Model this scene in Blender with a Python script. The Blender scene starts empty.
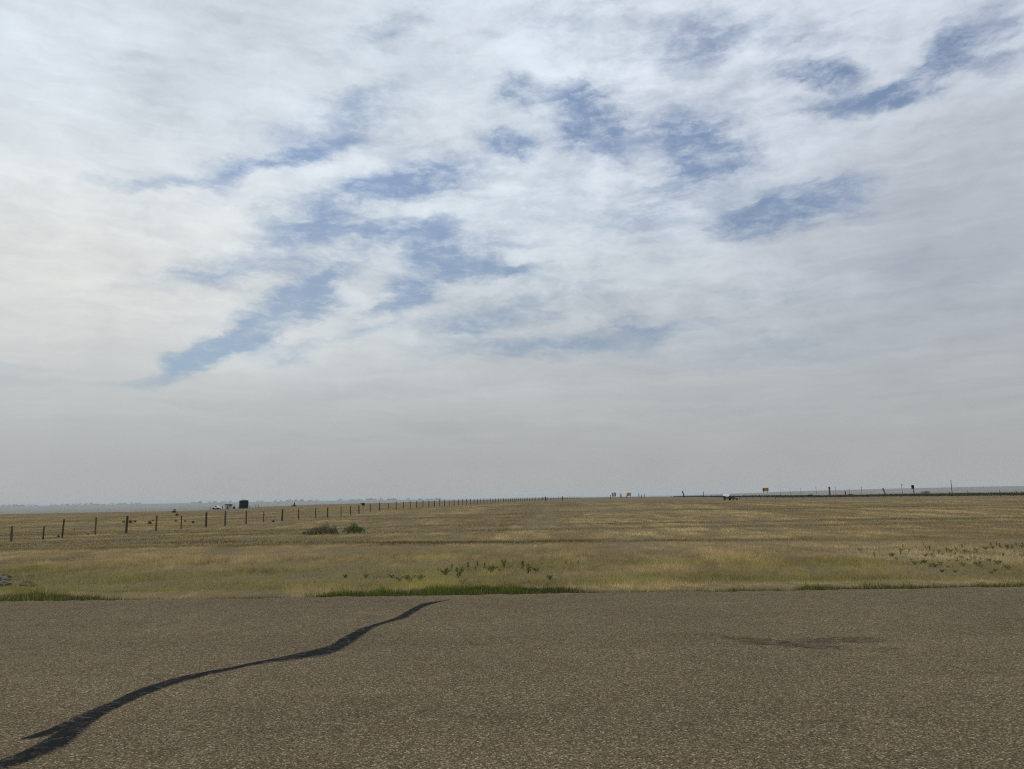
import bpy, math, random
import numpy as np
from mathutils import Matrix, Vector

R = math.radians
random.seed(7)
rng = np.random.default_rng(11)
scene = bpy.context.scene
COL = scene.collection

# ------------------------------------------------------------------ camera
EYE = np.array([0.0, 0.0, 1.65])
F = 770.0
PITCH, ROLL = R(8.31), R(0.985)
W0, H0 = 1024, 769
fwd = np.array([0, math.cos(PITCH), math.sin(PITCH)])
r0 = np.array([1.0, 0, 0])
u0 = np.array([0, -math.sin(PITCH), math.cos(PITCH)])
rgt = r0 * math.cos(ROLL) - u0 * math.sin(ROLL)
upv = u0 * math.cos(ROLL) + r0 * math.sin(ROLL)

cam_data = bpy.data.cameras.new('camera')
cam_data.sensor_width = 36
cam_data.lens = F / W0 * 36
cam_data.clip_start = 0.1
cam_data.clip_end = 200000
cam = bpy.data.objects.new('camera', cam_data)
COL.objects.link(cam)
M = Matrix.Identity(4)
for i in range(3):
    M[i][0], M[i][1], M[i][2], M[i][3] = rgt[i], upv[i], -fwd[i], EYE[i]
cam.matrix_world = M
scene.camera = cam


def ray(px, py):
    d = fwd + rgt * ((px - W0 / 2) / F) - upv * ((py - H0 / 2) / F)
    return d / np.linalg.norm(d)


def at_ground(px, py, z=0.0):
    d = ray(px, py)
    t = (z - EYE[2]) / d[2]
    return EYE + d * t


def at_depth(px, py, Y):
    d = ray(px, py)
    return EYE + d * (Y / d[1])


# ------------------------------------------------------------------ noise
def sstep(a, b, x):
    t = np.clip((np.asarray(x, float) - a) / (b - a), 0, 1)
    return t * t * (3 - 2 * t)


def vnoise(x, y, seed=0):
    x = np.asarray(x, float); y = np.asarray(y, float)
    xi = np.floor(x).astype(np.int64); yi = np.floor(y).astype(np.int64)
    xf = x - xi; yf = y - yi
    def h(a, b):
        n = (a * 374761393 + b * 668265263 + seed * 974711) & 0x7fffffff
        n = ((n ^ (n >> 13)) * 1274126177) & 0x7fffffff
        n = n ^ (n >> 16)
        return (n & 0xffff) / 65535.0
    u = xf * xf * (3 - 2 * xf); v = yf * yf * (3 - 2 * yf)
    a = h(xi, yi) * (1 - u) + h(xi + 1, yi) * u
    b = h(xi, yi + 1) * (1 - u) + h(xi + 1, yi + 1) * u
    return a * (1 - v) + b * v


def fbm(x, y, oct=4, seed=0):
    s = 0; a = 0.5; tot = 0
    for k in range(oct):
        s = s + a * vnoise(x * 2 ** k + 17.3 * k, y * 2 ** k - 9.1 * k, seed + k)
        tot += a; a *= 0.5
    return s / tot


# ------------------------------------------------------------------ terrain
# far edge of the road: a straight line through these two ground points
EL = at_ground(0, 601.5); ER = at_ground(1024, 586.5)
ESL = (ER[1] - EL[1]) / (ER[0] - EL[0])


def edge_y(x):
    return EL[1] + (np.asarray(x, float) - EL[0]) * ESL


YC_PX = [-900, 0, 200, 235, 262, 340, 400, 480, 560, 640, 720, 820, 1024, 1800]
YC_D = [150, 163, 172, 205, 235, 255, 290, 460, 640, 500, 330, 270, 215, 200]


def berm_dist(X, Y):
    pts = [(190, 150), (128, 192), (98, 250), (92, 330), (96, 460)]
    best = np.full(np.shape(X), 1e9)
    for (x0, y0), (x1, y1) in zip(pts[:-1], pts[1:]):
        dx, dy = x1 - x0, y1 - y0
        t = np.clip(((X - x0) * dx + (Y - y0) * dy) / (dx * dx + dy * dy), 0, 1)
        best = np.minimum(best, np.hypot(X - x0 - t * dx, Y - y0 - t * dy))
    return best


BERM = [(190, 150), (128, 192), (98, 250), (92, 330), (96, 460)]


def terrain(X, Y):
    X = np.asarray(X, float); Y = np.asarray(Y, float)
    dist = np.hypot(X, Y)
    Yp = np.maximum(Y, 2.0)
    px = np.clip(512 + F * X / Yp, -900, 1800)
    dE = Y - edge_y(X)
    z = -0.06 + 0 * X
    z = z - 0.24 * sstep(0.6, 5, dE)
    z = z - 0.07 * sstep(8, 40, dE)
    wl = sstep(210, 345, px)
    z = z + (0.62 - 0.36 * sstep(640, 800, px)) * sstep(84, 118, Y) * wl
    z = z + (fbm(X / 9, Y / 9, 3, 5) - 0.5) * 0.10 * sstep(1, 6, np.abs(dE))
    z = z + (fbm(X / 40, Y / 40, 2, 9) - 0.5) * 0.22 * sstep(10, 40, dE)
    # low dark bank on the right
    bd = berm_dist(X, Y)
    z = z + 0.28 * np.exp(-(bd / 3.5) ** 2) * sstep(640, 900, px)
    yc = np.interp(px, YC_PX, YC_D)
    s = np.maximum(Y - yc, 0)
    rgt_ = sstep(560, 720, px)
    drop = 27 * (1 - np.exp(-(s / 520) ** 2)) * (1 - rgt_) + rgt_ * (4.5 * (1 - np.exp(-(s / 160) ** 2)) + 22.5 * sstep(1750, 3400, Y))
    z = z - drop
    # behind the camera: flat
    # far rises
    lft = sstep(520, 380, px)
    z = z + 23 * np.exp(-((Y - 7200) / 1200) ** 2) * lft * (0.92 + 0.16 * fbm(X / 900, Y / 900, 3, 3))
    rt = sstep(560, 1000, px)
    z = z + (24 + 20 * rt) * sstep(2600, 5200, Y) * sstep(560, 800, px) * (1 - sstep(9000, 16000, Y))
    return z


def tz(x, y):
    return float(terrain(np.array([x]), np.array([y]))[0])


def stand(px, Y):
    """ground point on the line of sight azimuth of pixel column px at depth Y"""
    x = 0
    py = 500
    for _ in range(4):
        p = at_depth(px, py, Y)
        z = tz(p[0], Y)
        v = np.array([p[0], Y, z]) - EYE
        py = H0 / 2 - F * (v @ upv) / (v @ fwd)
    return Vector((float(p[0]), float(Y), z))


def hit(px, py, zoff=0.0):
    """first ground point under a pixel"""
    d = ray(px, py)
    ts = np.linspace(8, 700, 6000)
    P = EYE[None] + d[None] * (ts / d[1])[:, None]
    below = P[:, 2] < terrain(P[:, 0], P[:, 1]) + zoff
    i = int(np.argmax(below)) if below.any() else len(ts) - 1
    return Vector((float(P[i, 0]), float(P[i, 1]), tz(P[i, 0], P[i, 1])))


# ------------------------------------------------------------------ node helper
class NT:
    def __init__(self, tree):
        self.t = tree; self.n = tree.nodes; self.l = tree.links

    def node(self, typ, **kw):
        nd = self.n.new(typ)
        for k, v in kw.items():
            setattr(nd, k, v)
        return nd

    def put(self, sock, v):
        if isinstance(v, bpy.types.NodeSocket):
            self.l.new(v, sock)
        elif v is not None:
            if hasattr(sock.default_value, '__len__') and not hasattr(v, '__len__'):
                v = (v,) * len(sock.default_value)
            if hasattr(sock.default_value, '__len__') and len(sock.default_value) == 4 and len(v) == 3:
                v = (*v, 1)
            sock.default_value = v

    def m(self, op, a, b=None, c=None, clamp=False):
        nd = self.node('ShaderNodeMath', operation=op, use_clamp=clamp)
        for i, v in enumerate((a, b, c)):
            if v is not None:
                self.put(nd.inputs[i], v)
        return nd.outputs[0]

    def vm(self, op, a, b=None, scale=None):
        nd = self.node('ShaderNodeVectorMath', operation=op)
        self.put(nd.inputs[0], a)
        if b is not None: self.put(nd.inputs[1], b)
        if scale is not None: self.put(nd.inputs['Scale'], scale)
        return nd.outputs['Value'] if op in ('DOT_PRODUCT', 'LENGTH', 'DISTANCE') else nd.outputs[0]

    def sm(self, x, a, b, lo=0.0, hi=1.0):
        nd = self.node('ShaderNodeMapRange', interpolation_type='SMOOTHSTEP')
        self.put(nd.inputs[0], x)
        for i, v in enumerate((a, b, lo, hi)): self.put(nd.inputs[1 + i], v)
        return nd.outputs[0]

    def lin(self, x, a, b, lo=0.0, hi=1.0):
        nd = self.node('ShaderNodeMapRange')
        self.put(nd.inputs[0], x)
        for i, v in enumerate((a, b, lo, hi)): self.put(nd.inputs[1 + i], v)
        return nd.outputs[0]

    def mix(self, f, a, b, blend='MIX'):
        nd = self.node('ShaderNodeMix', data_type='RGBA', blend_type=blend)
        nd.clamp_factor = True
        self.put(nd.inputs[0], f); self.put(nd.inputs[6], a); self.put(nd.inputs[7], b)
        return nd.outputs[2]

    def noise(self, vec, scale, detail=4, rough=0.5, lac=2.0, dist=0.0, col=False):
        nd = self.node('ShaderNodeTexNoise')
        self.put(nd.inputs['Vector'], vec)
        nd.inputs['Scale'].default_value = scale
        nd.inputs['Detail'].default_value = detail
        nd.inputs['Roughness'].default_value = rough
        nd.inputs['Lacunarity'].default_value = lac
        nd.inputs['Distortion'].default_value = dist
        return nd.outputs['Color'] if col else nd.outputs['Fac']

    def vor(self, vec, scale, out='Color', rnd=1.0):
        nd = self.node('ShaderNodeTexVoronoi')
        self.put(nd.inputs['Vector'], vec)
        nd.inputs['Scale'].default_value = scale
        nd.inputs['Randomness'].default_value = rnd
        return nd.outputs[out]

    def xyz(self, v):
        nd = self.node('ShaderNodeSeparateXYZ'); self.put(nd.inputs[0], v)
        return nd.outputs

    def comb(self, x, y, z=0.0):
        nd = self.node('ShaderNodeCombineXYZ')
        for i, v in enumerate((x, y, z)): self.put(nd.inputs[i], v)
        return nd.outputs[0]

    def ramp(self, x, stops, interp='LINEAR'):
        nd = self.node('ShaderNodeValToRGB')
        cr = nd.color_ramp; cr.interpolation = interp
        while len(cr.elements) < len(stops): cr.elements.new(0.5)
        for e, (p, c) in zip(cr.elements, stops):
            e.position = p; e.color = (*c, 1)
        self.put(nd.inputs[0], x)
        return nd.outputs[0]


def srgb(r, g, b):
    f = lambda c: (c / 12.92 if c <= 0.04045 else ((c + 0.055) / 1.055) ** 2.4)
    return (f(r / 255), f(g / 255), f(b / 255))


# ------------------------------------------------------------------ sky
SUN_EL, SUN_AZ = R(47), R(-80)      # azimuth from +Y, negative = to the left
world = bpy.data.worlds.new('World')
scene.world = world
world.use_nodes = True
T = NT(world.node_tree)
T.n.clear()
out = T.node('ShaderNodeOutputWorld')
bg = T.node('ShaderNodeBackground')
bg.inputs['Strength'].default_value = 0.1
T.l.new(bg.outputs[0], out.inputs[0])
sky = T.node('ShaderNodeTexSky', sky_type='NISHITA')
sky.sun_disc = False
sky.sun_elevation = SUN_EL
sky.sun_rotation = SUN_AZ
sky.altitude = 700
sky.air_density = 1.0
sky.dust_density = 2.0
sky.ozone_density = 1.5

tc = T.node('ShaderNodeTexCoord')
D = T.vm('NORMALIZE', tc.outputs['Generated'])
dx, dy, dz = T.xyz(D)
el = T.m('ARCSINE', T.m('MINIMUM', T.m('MAXIMUM', dz, -1.0), 1.0))
az = T.m('ARCTAN2', dx, dy)
zz = T.m('ADD', T.m('MAXIMUM', dz, 0.0), 0.10)
plane = T.comb(T.m('DIVIDE', dx, zz), T.m('DIVIDE', dy, zz), 0.0)
# cirrus sheets lie in bands that run away to the right
map1 = T.node('ShaderNodeMapping')
map1.inputs['Rotation'].default_value = (0, 0, R(-38))
map1.inputs['Scale'].default_value = (0.75, 1.5, 1)
T.l.new(plane, map1.inputs['Vector'])
pl = map1.outputs[0]
ae = T.comb(az, el, 0.0)
sph = T.comb(T.m('MULTIPLY', az, 1.0), T.m('MULTIPLY', el, 1.9), 0.3)

wn1 = T.noise(sph, 5.0, 6, 0.6, col=True)
wn2 = T.noise(sph, 16.0, 8, 0.65, col=True)
warp = T.vm('ADD', T.vm('SCALE', T.vm('SUBTRACT', wn1, (0.5,) * 3), scale=0.10),
            T.vm('SCALE', T.vm('SUBTRACT', wn2, (0.5,) * 3), scale=0.075))
aew = T.vm('ADD', ae, T.vm('MULTIPLY', warp, (1.0, 0.55, 0)))


def azel(px, py):
    d = ray(px, py)
    return np.array([math.atan2(d[0], d[1]), math.asin(d[2])])


def blob(px, py, a, b, tilt, amp, lo=0.05, hi=1.65):
    """soft ellipse on the sky: centre, half axes, tilt (deg, up to the right)"""
    c = azel(px, py)
    t = R(tilt)
    A = azel(px + a * math.cos(t), py - a * math.sin(t)) - c
    B = azel(px + b * math.sin(t), py + b * math.cos(t)) - c
    inv = np.linalg.inv(np.array([A, B]).T)
    v = T.vm('SUBTRACT', aew, (float(c[0]), float(c[1]), 0))
    p = T.vm('DOT_PRODUCT', v, (float(inv[0, 0]), float(inv[0, 1]), 0))
    q = T.vm('DOT_PRODUCT', v, (float(inv[1, 0]), float(inv[1, 1]), 0))
    d2 = T.m('SQRT', T.m('MULTIPLY_ADD', p, p, T.m('MULTIPLY', q, q)))
    return T.sm(d2, lo, hi, amp, 0.0)


HOLES = [
    (703, 142, 48, 27, -10, 1.15), (690, 172, 55, 20, 5, 0.3), (602, 132, 36, 24, -5, 1.0), (648, 140, 30, 14, 0, 0.15),
    (815, 76, 38, 15, 0, 1.0), (868, 103, 70, 14, 8, 0.95), (930, 72, 58, 20, 42, 1.05), (1000, 40, 60, 45, 20, 0.7),
    (805, 204, 80, 25, 12, 1.05), (752, 225, 50, 14, 10, 0.5), (770, 35, 110, 28, 4, 0.35),
    (285, 153, 90, 10, 8, 0.75), (160, 176, 110, 9, 8, 0.45), (425, 178, 58, 17, 8, 0.95), (375, 190, 40, 12, 10, 0.4),
    (318, 213, 80, 20, 12, 0.66), (290, 240, 100, 16, 8, 0.5), (205, 357, 85, 13, 22, 1.2), (268, 322, 70, 19, 30, 0.85), (315, 285, 60, 20, 30, 0.6),
    (235, 270, 90, 13, 6, 0.65), (425, 255, 36, 26, 30, 1.0), (495, 270, 52, 13, -4, 0.95), (490, 245, 50, 12, 5, 0.45),
    (402, 298, 42, 14, 15, 1.0), (645, 325, 46, 11, 0, 0.75), (590, 340, 80, 10, 0, 0.45), (515, 350, 100, 11, 2, 0.6), (480, 325, 60, 12, 8, 0.6),
    (515, 96, 26, 16, 0, 0.8), (578, 96, 32, 16, 0, 0.9), (512, 145, 28, 13, 0, 0.8), (545, 120, 40, 20, 0, 0.12),
    (335, 122, 70, 22, 25, 0.5), (10, 370, 55, 10, 0, 0.5), (790, 350, 160, 22, 4, 0.42),
    (900, 285, 180, 35, 5, 0.30), (400, 232, 60, 12, 10, 0.6), (660, 210, 60, 30, 20, 0.35),
    (690, 40, 60, 30, 10, 0.4), (560, 20, 60, 30, 0, 0.35), (390, 20, 60, 25, 30, 0.35),
    (285, 354, 32, 10, 10, 0.65), (370, 330, 50, 9, 12, 0.45), (330, 395, 70, 7, 6, 0.25), (560, 300, 60, 16, 0, 0.35),
]
hole = 0.0
for h in HOLES:
    hole = T.m('ADD', hole, blob(*h))
ael = T.vm('ADD', ae, T.vm('MULTIPLY', warp, (0.45, 0.35, 0)))


def band_noise(rot, sx, sy, detail=8, rough=0.6, dist=0.3):
    mp = T.node('ShaderNodeMapping')
    mp.inputs['Rotation'].default_value = (0, 0, R(rot))
    mp.inputs['Scale'].default_value = (sx, sy, 1)
    T.l.new(ael, mp.inputs['Vector'])
    return T.m('SUBTRACT', T.noise(mp.outputs[0], 1.0, detail, rough, dist=dist), 0.5)


n_puff = band_noise(-30, 8, 15)            # cotton-like lumps
n_str = band_noise(-27, 7, 34, 8, 0.62)    # long fibres
n_fib = band_noise(-38, 22, 80, 6, 0.65)   # fine fibres
n_low = band_noise(-3, 5, 60, 7, 0.6)      # flat layers low down
n_fin = T.m('SUBTRACT', T.noise(sph, 26.0, 8, 0.66, dist=0.3), 0.5)
hi_el = T.sm(el, R(6), R(15))
tex = T.m('ADD', T.m('ADD', T.m('MULTIPLY', n_puff, 1.0), T.m('MULTIPLY', n_str, 0.75)),
          T.m('ADD', T.m('MULTIPLY', n_fin, 0.55), T.m('MULTIPLY', n_fib, 0.35)))
tex = T.m('MULTIPLY', tex, hi_el)
tex = T.m('MULTIPLY', T.m('MULTIPLY', tex, 1.12), T.m('SUBTRACT', 1.0, blob(960, 250, 200, 110, 10, 0.6, 0.3, 1.4)))
mott = T.m('ADD', blob(480, 220, 420, 200, 10, 0.34, 0.2, 1.4), blob(760, 80, 280, 130, 15, 0.15, 0.2, 1.4))
clear = T.m('ADD', T.m('ADD', hole, mott), T.m('MULTIPLY', tex, T.m('ADD', T.m('MULTIPLY', T.m('MINIMUM', hole, 1.0), 0.45), 0.64)))
clear = T.sm(clear, 0.08, 1.30)
wisp = T.m('ADD', T.m('ADD', T.m('MULTIPLY', n_str, 1.0), T.m('MULTIPLY', n_fib, 0.8)), T.m('MULTIPLY', n_fin, 0.8))
clear = T.m('MULTIPLY', clear, T.sm(wisp, -0.34, 0.12, 0.45, 1.0))
clear = T.m('MULTIPLY', clear, T.sm(el, R(6), R(30), 0.78, 1.0))
cov = T.m('SUBTRACT', 1.0, T.m('MULTIPLY', clear, 0.80))
veil = T.sm(el, R(2.5), R(10), 0.97, 0.0)
cov = T.m('MAXIMUM', cov, veil)

BRIGHT = [
    (40, 250, 380, 230, 0, 0.17), (560, 60, 190, 90, 0, 0.14), (500, 210, 120, 60, 15, 0.16), (620, 240, 110, 40, 10, 0.08),
    (300, 185, 200, 30, 8, 0.08), (260, 355, 70, 20, 10, 0.14), (400, 330, 150, 40, 5, 0.08),
    (640, 290, 60, 15, 0, 0.08), (20, 20, 150, 60, 0, 0.06), (620, 190, 90, 40, 0, 0.06),
]
DARK = [
    (970, 230, 260, 140, 10, 0.24), (200, 60, 160, 60, 20, 0.07), (700, 330, 300, 70, 0, 0.07),
    (60, 380, 130, 18, 0, 0.03), (1000, 90, 90, 70, 0, 0.05), (900, 400, 300, 60, 0, 0.03),
]
lum = T.ramp(T.m('DIVIDE', el, R(50)), [
    (0.0, (0.405,) * 3), (0.05, (0.415,) * 3), (0.10, (0.455,) * 3), (0.18, (0.54,) * 3), (0.27, (0.61,) * 3), (0.45, (0.67,) * 3),
    (0.62, (0.69,) * 3), (1.0, (0.70,) * 3)])
g = T.m('ADD', 1.0, T.m('SUBTRACT', T.m('MULTIPLY', n_low, T.sm(el, R(1), R(6), 0.0, 0.24)), T.m('MULTIPLY', T.m('ADD', tex, T.m('MULTIPLY', n_puff, 0.5)), 0.27)))
for b in BRIGHT:
    g = T.m('ADD', g, blob(*b, lo=0.0, hi=1.6))
for b in DARK:
    g = T.m('SUBTRACT', g, blob(*b, lo=0.0, hi=1.6))
tint = T.ramp(T.m('DIVIDE', el, R(50)), [
    (0.0, (0.975, 1.0, 0.99)), (0.12, (0.96, 1.0, 1.005)), (0.35, (0.915, 1.0, 1.065)), (0.7, (0.905, 1.0, 1.10)), (1.0, (0.905, 1.0, 1.13))])
cream = blob(60, 270, 300, 130, 0, 0.8, 0.0, 1.5)
tint = T.mix(cream, tint, (0.99, 1.0, 0.965))
rt_t = T.sm(az, R(-5), R(30), 0.0, 0.75)
tint = T.mix(T.m('MULTIPLY', rt_t, T.sm(el, R(3), R(14), 0.0, 1.0)), tint, (0.92, 1.0, 1.13))
cl = T.vm('SCALE', T.vm('MULTIPLY', lum, tint), scale=T.m('MULTIPLY', g, 10.0))
blue = T.vm('MULTIPLY', sky.outputs[0], T.mix(T.sm(el, R(7), R(27)), (0.53, 0.70, 0.80), (0.82, 0.98, 1.13)))
col = T.mix(cov, blue, cl)
# below the horizon: the colour of the land
col = T.mix(T.sm(dz, -0.03, -0.005, 1.0, 0.0), col, (1.5, 1.3, 0.9))
T.l.new(col, bg.inputs['Color'])

sun_d = bpy.data.lights.new('sun', 'SUN')
sun_d.energy = 1.0
sun_d.angle = R(14)
sun_d.color = (1.0, 0.94, 0.85)
sun = bpy.data.objects.new('sun', sun_d)
COL.objects.link(sun)
sv = Vector((math.sin(SUN_AZ) * math.cos(SUN_EL), math.cos(SUN_AZ) * math.cos(SUN_EL), math.sin(SUN_EL)))
sun.rotation_euler = sv.to_track_quat('Z', 'Y').to_euler()

# ------------------------------------------------------------------ materials
def new_mat(name):
    m = bpy.data.materials.new(name); m.use_nodes = True
    t = NT(m.node_tree)
    b = m.node_tree.nodes['Principled BSDF']
    b.inputs['Roughness'].default_value = 0.9
    b.inputs['Specular IOR Level'].default_value = 0.2
    return m, t, b


def simple(name, c, rough=0.8, var=0.25, scale=8.0, metal=0.0, spec=0.25):
    """a paint, wood or metal with uneven tone"""
    m, t, b = new_mat(name)
    tcn = t.node('ShaderNodeTexCoord')
    n = t.noise(tcn.outputs['Object'], scale, 5, 0.6)
    lo = tuple(x * (1 - var) for x in c); hi = tuple(min(1, x * (1 + var)) for x in c)
    t.put(b.inputs['Base Color'], t.mix(t.lin(n, 0.3, 0.7), lo, hi))
    b.inputs['Roughness'].default_value = rough
    b.inputs['Metallic'].default_value = metal
    b.inputs['Specular IOR Level'].default_value = spec
    return m


def wood(name, c):
    m, t, b = new_mat(name)
    tcn = t.node('ShaderNodeTexCoord')
    v = t.vm('MULTIPLY', tcn.outputs['Object'], (40, 40, 3))
    n = t.noise(v, 1.0, 5, 0.65)
    t.put(b.inputs['Base Color'], t.mix(t.lin(n, 0.3, 0.75), tuple(x * 0.5 for x in c), tuple(x * 1.5 for x in c)))
    return m


def attr_mat(name, rough=0.85, trans=0.25):
    m, t, b = new_mat(name)
    a = t.node('ShaderNodeAttribute'); a.attribute_name = 'tone'
    b.inputs['Roughness'].default_value = rough
    b.inputs['Specular IOR Level'].default_value = 0.15
    t.put(b.inputs['Base Color'], a.outputs['Color'])
    if trans:
        tr = t.node('ShaderNodeBsdfTranslucent')
        t.l.new(a.outputs['Color'], tr.inputs[0])
        ms = t.node('ShaderNodeMixShader'); ms.inputs[0].default_value = trans
        t.l.new(b.outputs[0], ms.inputs[1]); t.l.new(tr.outputs[0], ms.inputs[2])
        o = m.node_tree.nodes['Material Output']
        t.l.new(ms.outputs[0], o.inputs[0])
    return m


# --- ground
def ground_material():
    m, t, b = new_mat('dry_grassland')
    geo = t.node('ShaderNodeNewGeometry')
    P = geo.outputs['Position']
    x, y, z = t.xyz(P)
    n1 = t.noise(t.vm('MULTIPLY', P, (0.05, 0.12, 0)), 1.0, 6, 0.6)
    n2 = t.noise(t.vm('MULTIPLY', P, (0.5, 0.9, 0)), 1.0, 6, 0.65)
    n3 = t.noise(P, 14.0, 5, 0.7)
    n4 = t.noise(t.vm('MULTIPLY', P, (0.02, 0.35, 0)), 1.0, 5, 0.6, dist=0.5)
    c = t.mix(t.lin(n1, 0.35, 0.65), (0.215, 0.163, 0.076), (0.165, 0.125, 0.058))
    c = t.mix(t.lin(n2, 0.45, 0.75, 0, 0.5), c, (0.27, 0.21, 0.115))
    c = t.mix(t.lin(n4, 0.52, 0.70, 0, 0.55), c, (0.135, 0.100, 0.045))
    c = t.mix(t.lin(n3, 0.35, 0.7, 0.0, 0.45), c, (0.09, 0.07, 0.035))
    # bare soil at the pavement edge
    c = t.mix(t.sm(y, 135, 190, 0, 0.6), c, (0.135, 0.105, 0.068))
    # land far beyond the crest: fields and pasture
    n5 = t.noise(t.vm('MULTIPLY', P, (0.0012, 0.0035, 0)), 1.0, 4, 0.6)
    far = t.ramp(n5, [(0.35, (0.17, 0.14, 0.08)), (0.5, (0.125, 0.11, 0.075)), (0.65, (0.20, 0.17, 0.10))])
    c = t.mix(t.sm(y, 900, 2500), c, far)
    t.put(b.inputs['Base Color'], c)
    bp = t.node('ShaderNodeBump'); bp.inputs['Strength'].default_value = 0.6; bp.inputs['Distance'].default_value = 0.08
    t.l.new(n3, bp.inputs['Height']); t.l.new(bp.outputs[0], b.inputs['Normal'])
    return m


def asphalt_material():
    m, t, b = new_mat('chip_seal_asphalt')
    geo = t.node('ShaderNodeNewGeometry')
    P = geo.outputs['Position']
    x, y, z = t.xyz(P)
    P2 = t.comb(x, y, 0.0)
    st = t.vor(P2, 92.0, 'Color')
    sr, sg, sb = t.xyz(st)
    st2 = t.vor(P2, 165.0, 'Color')
    s2, _, _ = t.xyz(st2)
    dist = t.vor(P2, 92.0, 'Distance')
    c = t.ramp(sr, [(0.0, (0.032, 0.024, 0.014)), (0.35, (0.082, 0.064, 0.041)), (0.65, (0.130, 0.103, 0.067)),
                    (0.88, (0.215, 0.175, 0.120)), (0.96, (0.34, 0.285, 0.205)), (1.0, (0.48, 0.415, 0.32))])
    c = t.mix(0.30, c, t.ramp(s2, [(0.0, (0.028, 0.021, 0.013)), (0.6, (0.108, 0.086, 0.056)), (1.0, (0.29, 0.24, 0.17))]))
    big = t.noise(P2, 0.35, 6, 0.6)
    mid = t.noise(P2, 3.2, 5, 0.6)
    long_ = t.noise(t.vm('MULTIPLY', P2, (0.05, 0.9, 0)), 1.0, 4, 0.5)
    k = t.m('MULTIPLY', t.lin(big, 0.3, 0.7, 0.88, 1.10), t.m('MULTIPLY', t.lin(mid, 0.3, 0.7, 0.90, 1.09), t.lin(long_, 0.3, 0.7, 0.95, 1.06)))
    c = t.vm('SCALE', c, scale=k)
    reds = t.noise(P2, 1.7, 4, 0.6)
    c = t.mix(t.lin(reds, 0.5, 0.75, 0, 0.16), c, t.vm('MULTIPLY', c, (1.25, 0.92, 0.85)))
    c = t.vm('MULTIPLY', c, (1.13, 1.09, 0.98))
    # oily scuff marks left on the surface
    wv = t.vm('SCALE', t.vm('SUBTRACT', t.noise(P2, 2.3, 6, 0.65, col=True), (0.5,) * 3), scale=0.55)
    wx, wy, wz = t.xyz(t.vm('ADD', P2, t.vm('MULTIPLY', wv, (1.0, 0.9, 0))))
    tot = 0.0
    for (pa, pb, w, amp) in (((725, 637), (800, 647), 0.17, 1.0), ((778, 645), (850, 648), 0.17, 1.0),
                             ((800, 642), (885, 638.5), 0.22, 0.95), ((700, 634), (740, 639), 0.14, 0.5),
                             ((860, 650), (905, 649), 0.14, 0.3)):
        A = at_ground(*pa); B = at_ground(*pb)
        c0 = (A + B) / 2; d = (B - A)[:2]; L = float(np.hypot(*d)) / 2; d = d / (2 * L)
        ux = t.m('SUBTRACT', wx, float(c0[0])); uy = t.m('SUBTRACT', wy, float(c0[1]))
        p = t.m('MULTIPLY_ADD', ux, float(d[0] / L), t.m('MULTIPLY', uy, float(d[1] / L)))
        q = t.m('MULTIPLY_ADD', ux, float(-d[1] / w), t.m('MULTIPLY', uy, float(d[0] / w)))
        r2 = t.m('MULTIPLY_ADD', p, p, t.m('MULTIPLY', q, q))
        tot = t.m('ADD', tot, t.sm(r2, 0.1, 1.7, amp, 0.0))
    stn = t.noise(t.vm('MULTIPLY', P2, (4.5, 17.0, 0)), 1.0, 6, 0.72, dist=0.4)
    tot = t.m('MULTIPLY', tot, t.lin(stn, 0.40, 0.60, 0.05, 0.95))
    c = t.mix(t.m('MINIMUM', tot, 0.8), c, (0.036, 0.028, 0.018))
    t.put(b.inputs['Base Color'], c)
    b.inputs['Roughness'].default_value = 0.95
    b.inputs['Specular IOR Level'].default_value = 0.03
    bp = t.node('ShaderNodeBump'); bp.inputs['Strength'].default_value = 0.55; bp.inputs['Distance'].default_value = 0.006
    t.l.new(t.m('SUBTRACT', 1.0, dist), bp.inputs['Height']); t.l.new(bp.outputs[0], b.inputs['Normal'])
    return m


def tar_material():
    m, t, b = new_mat('crack_sealing_tar')
    geo = t.node('ShaderNodeNewGeometry')
    P = geo.outputs['Position']
    n = t.noise(t.vm('MULTIPLY', P, (9, 13, 1)), 1.0, 6, 0.7, dist=1.2)
    n2 = t.noise(P, 60, 4, 0.7)
    c = t.ramp(n, [(0.0, (0.009, 0.0085, 0.008)), (0.5, (0.014, 0.0135, 0.013)), (0.57, (0.022, 0.021, 0.020)), (0.63, (0.085, 0.080, 0.072)), (0.68, (0.02, 0.02, 0.019))])
    n3 = t.noise(P, 5.0, 4, 0.6)
    c = t.mix(t.m('MULTIPLY', t.lin(n2, 0.52, 0.70, 0, 0.8), t.lin(n3, 0.45, 0.62)), c, (0.075, 0.066, 0.053))
    at = t.node('ShaderNodeAttribute'); at.attribute_name = 'edge'
    g1, g2, g3 = t.xyz(t.vor(P, 92.0, 'Color'))
    grit = t.sm(t.m('ADD', t.m('MULTIPLY', at.outputs['Fac'], 0.75), t.m('ADD', t.m('MULTIPLY', g1, 0.5), t.m('MULTIPLY', n3, 0.5))), 0.98, 1.16, 0, 0.9)
    c = t.mix(grit, c, t.mix(g2, (0.05, 0.04, 0.026), (0.16, 0.13, 0.09)))
    t.put(b.inputs['Base Color'], c)
    b.inputs['Roughness'].default_value = 0.9
    b.inputs['Specular IOR Level'].default_value = 0.03
    bp = t.node('ShaderNodeBump'); bp.inputs['Strength'].default_value = 0.4; bp.inputs['Distance'].default_value = 0.01
    t.l.new(n2, bp.inputs['Height']); t.l.new(bp.outputs[0], b.inputs['Normal'])
    return m


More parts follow.
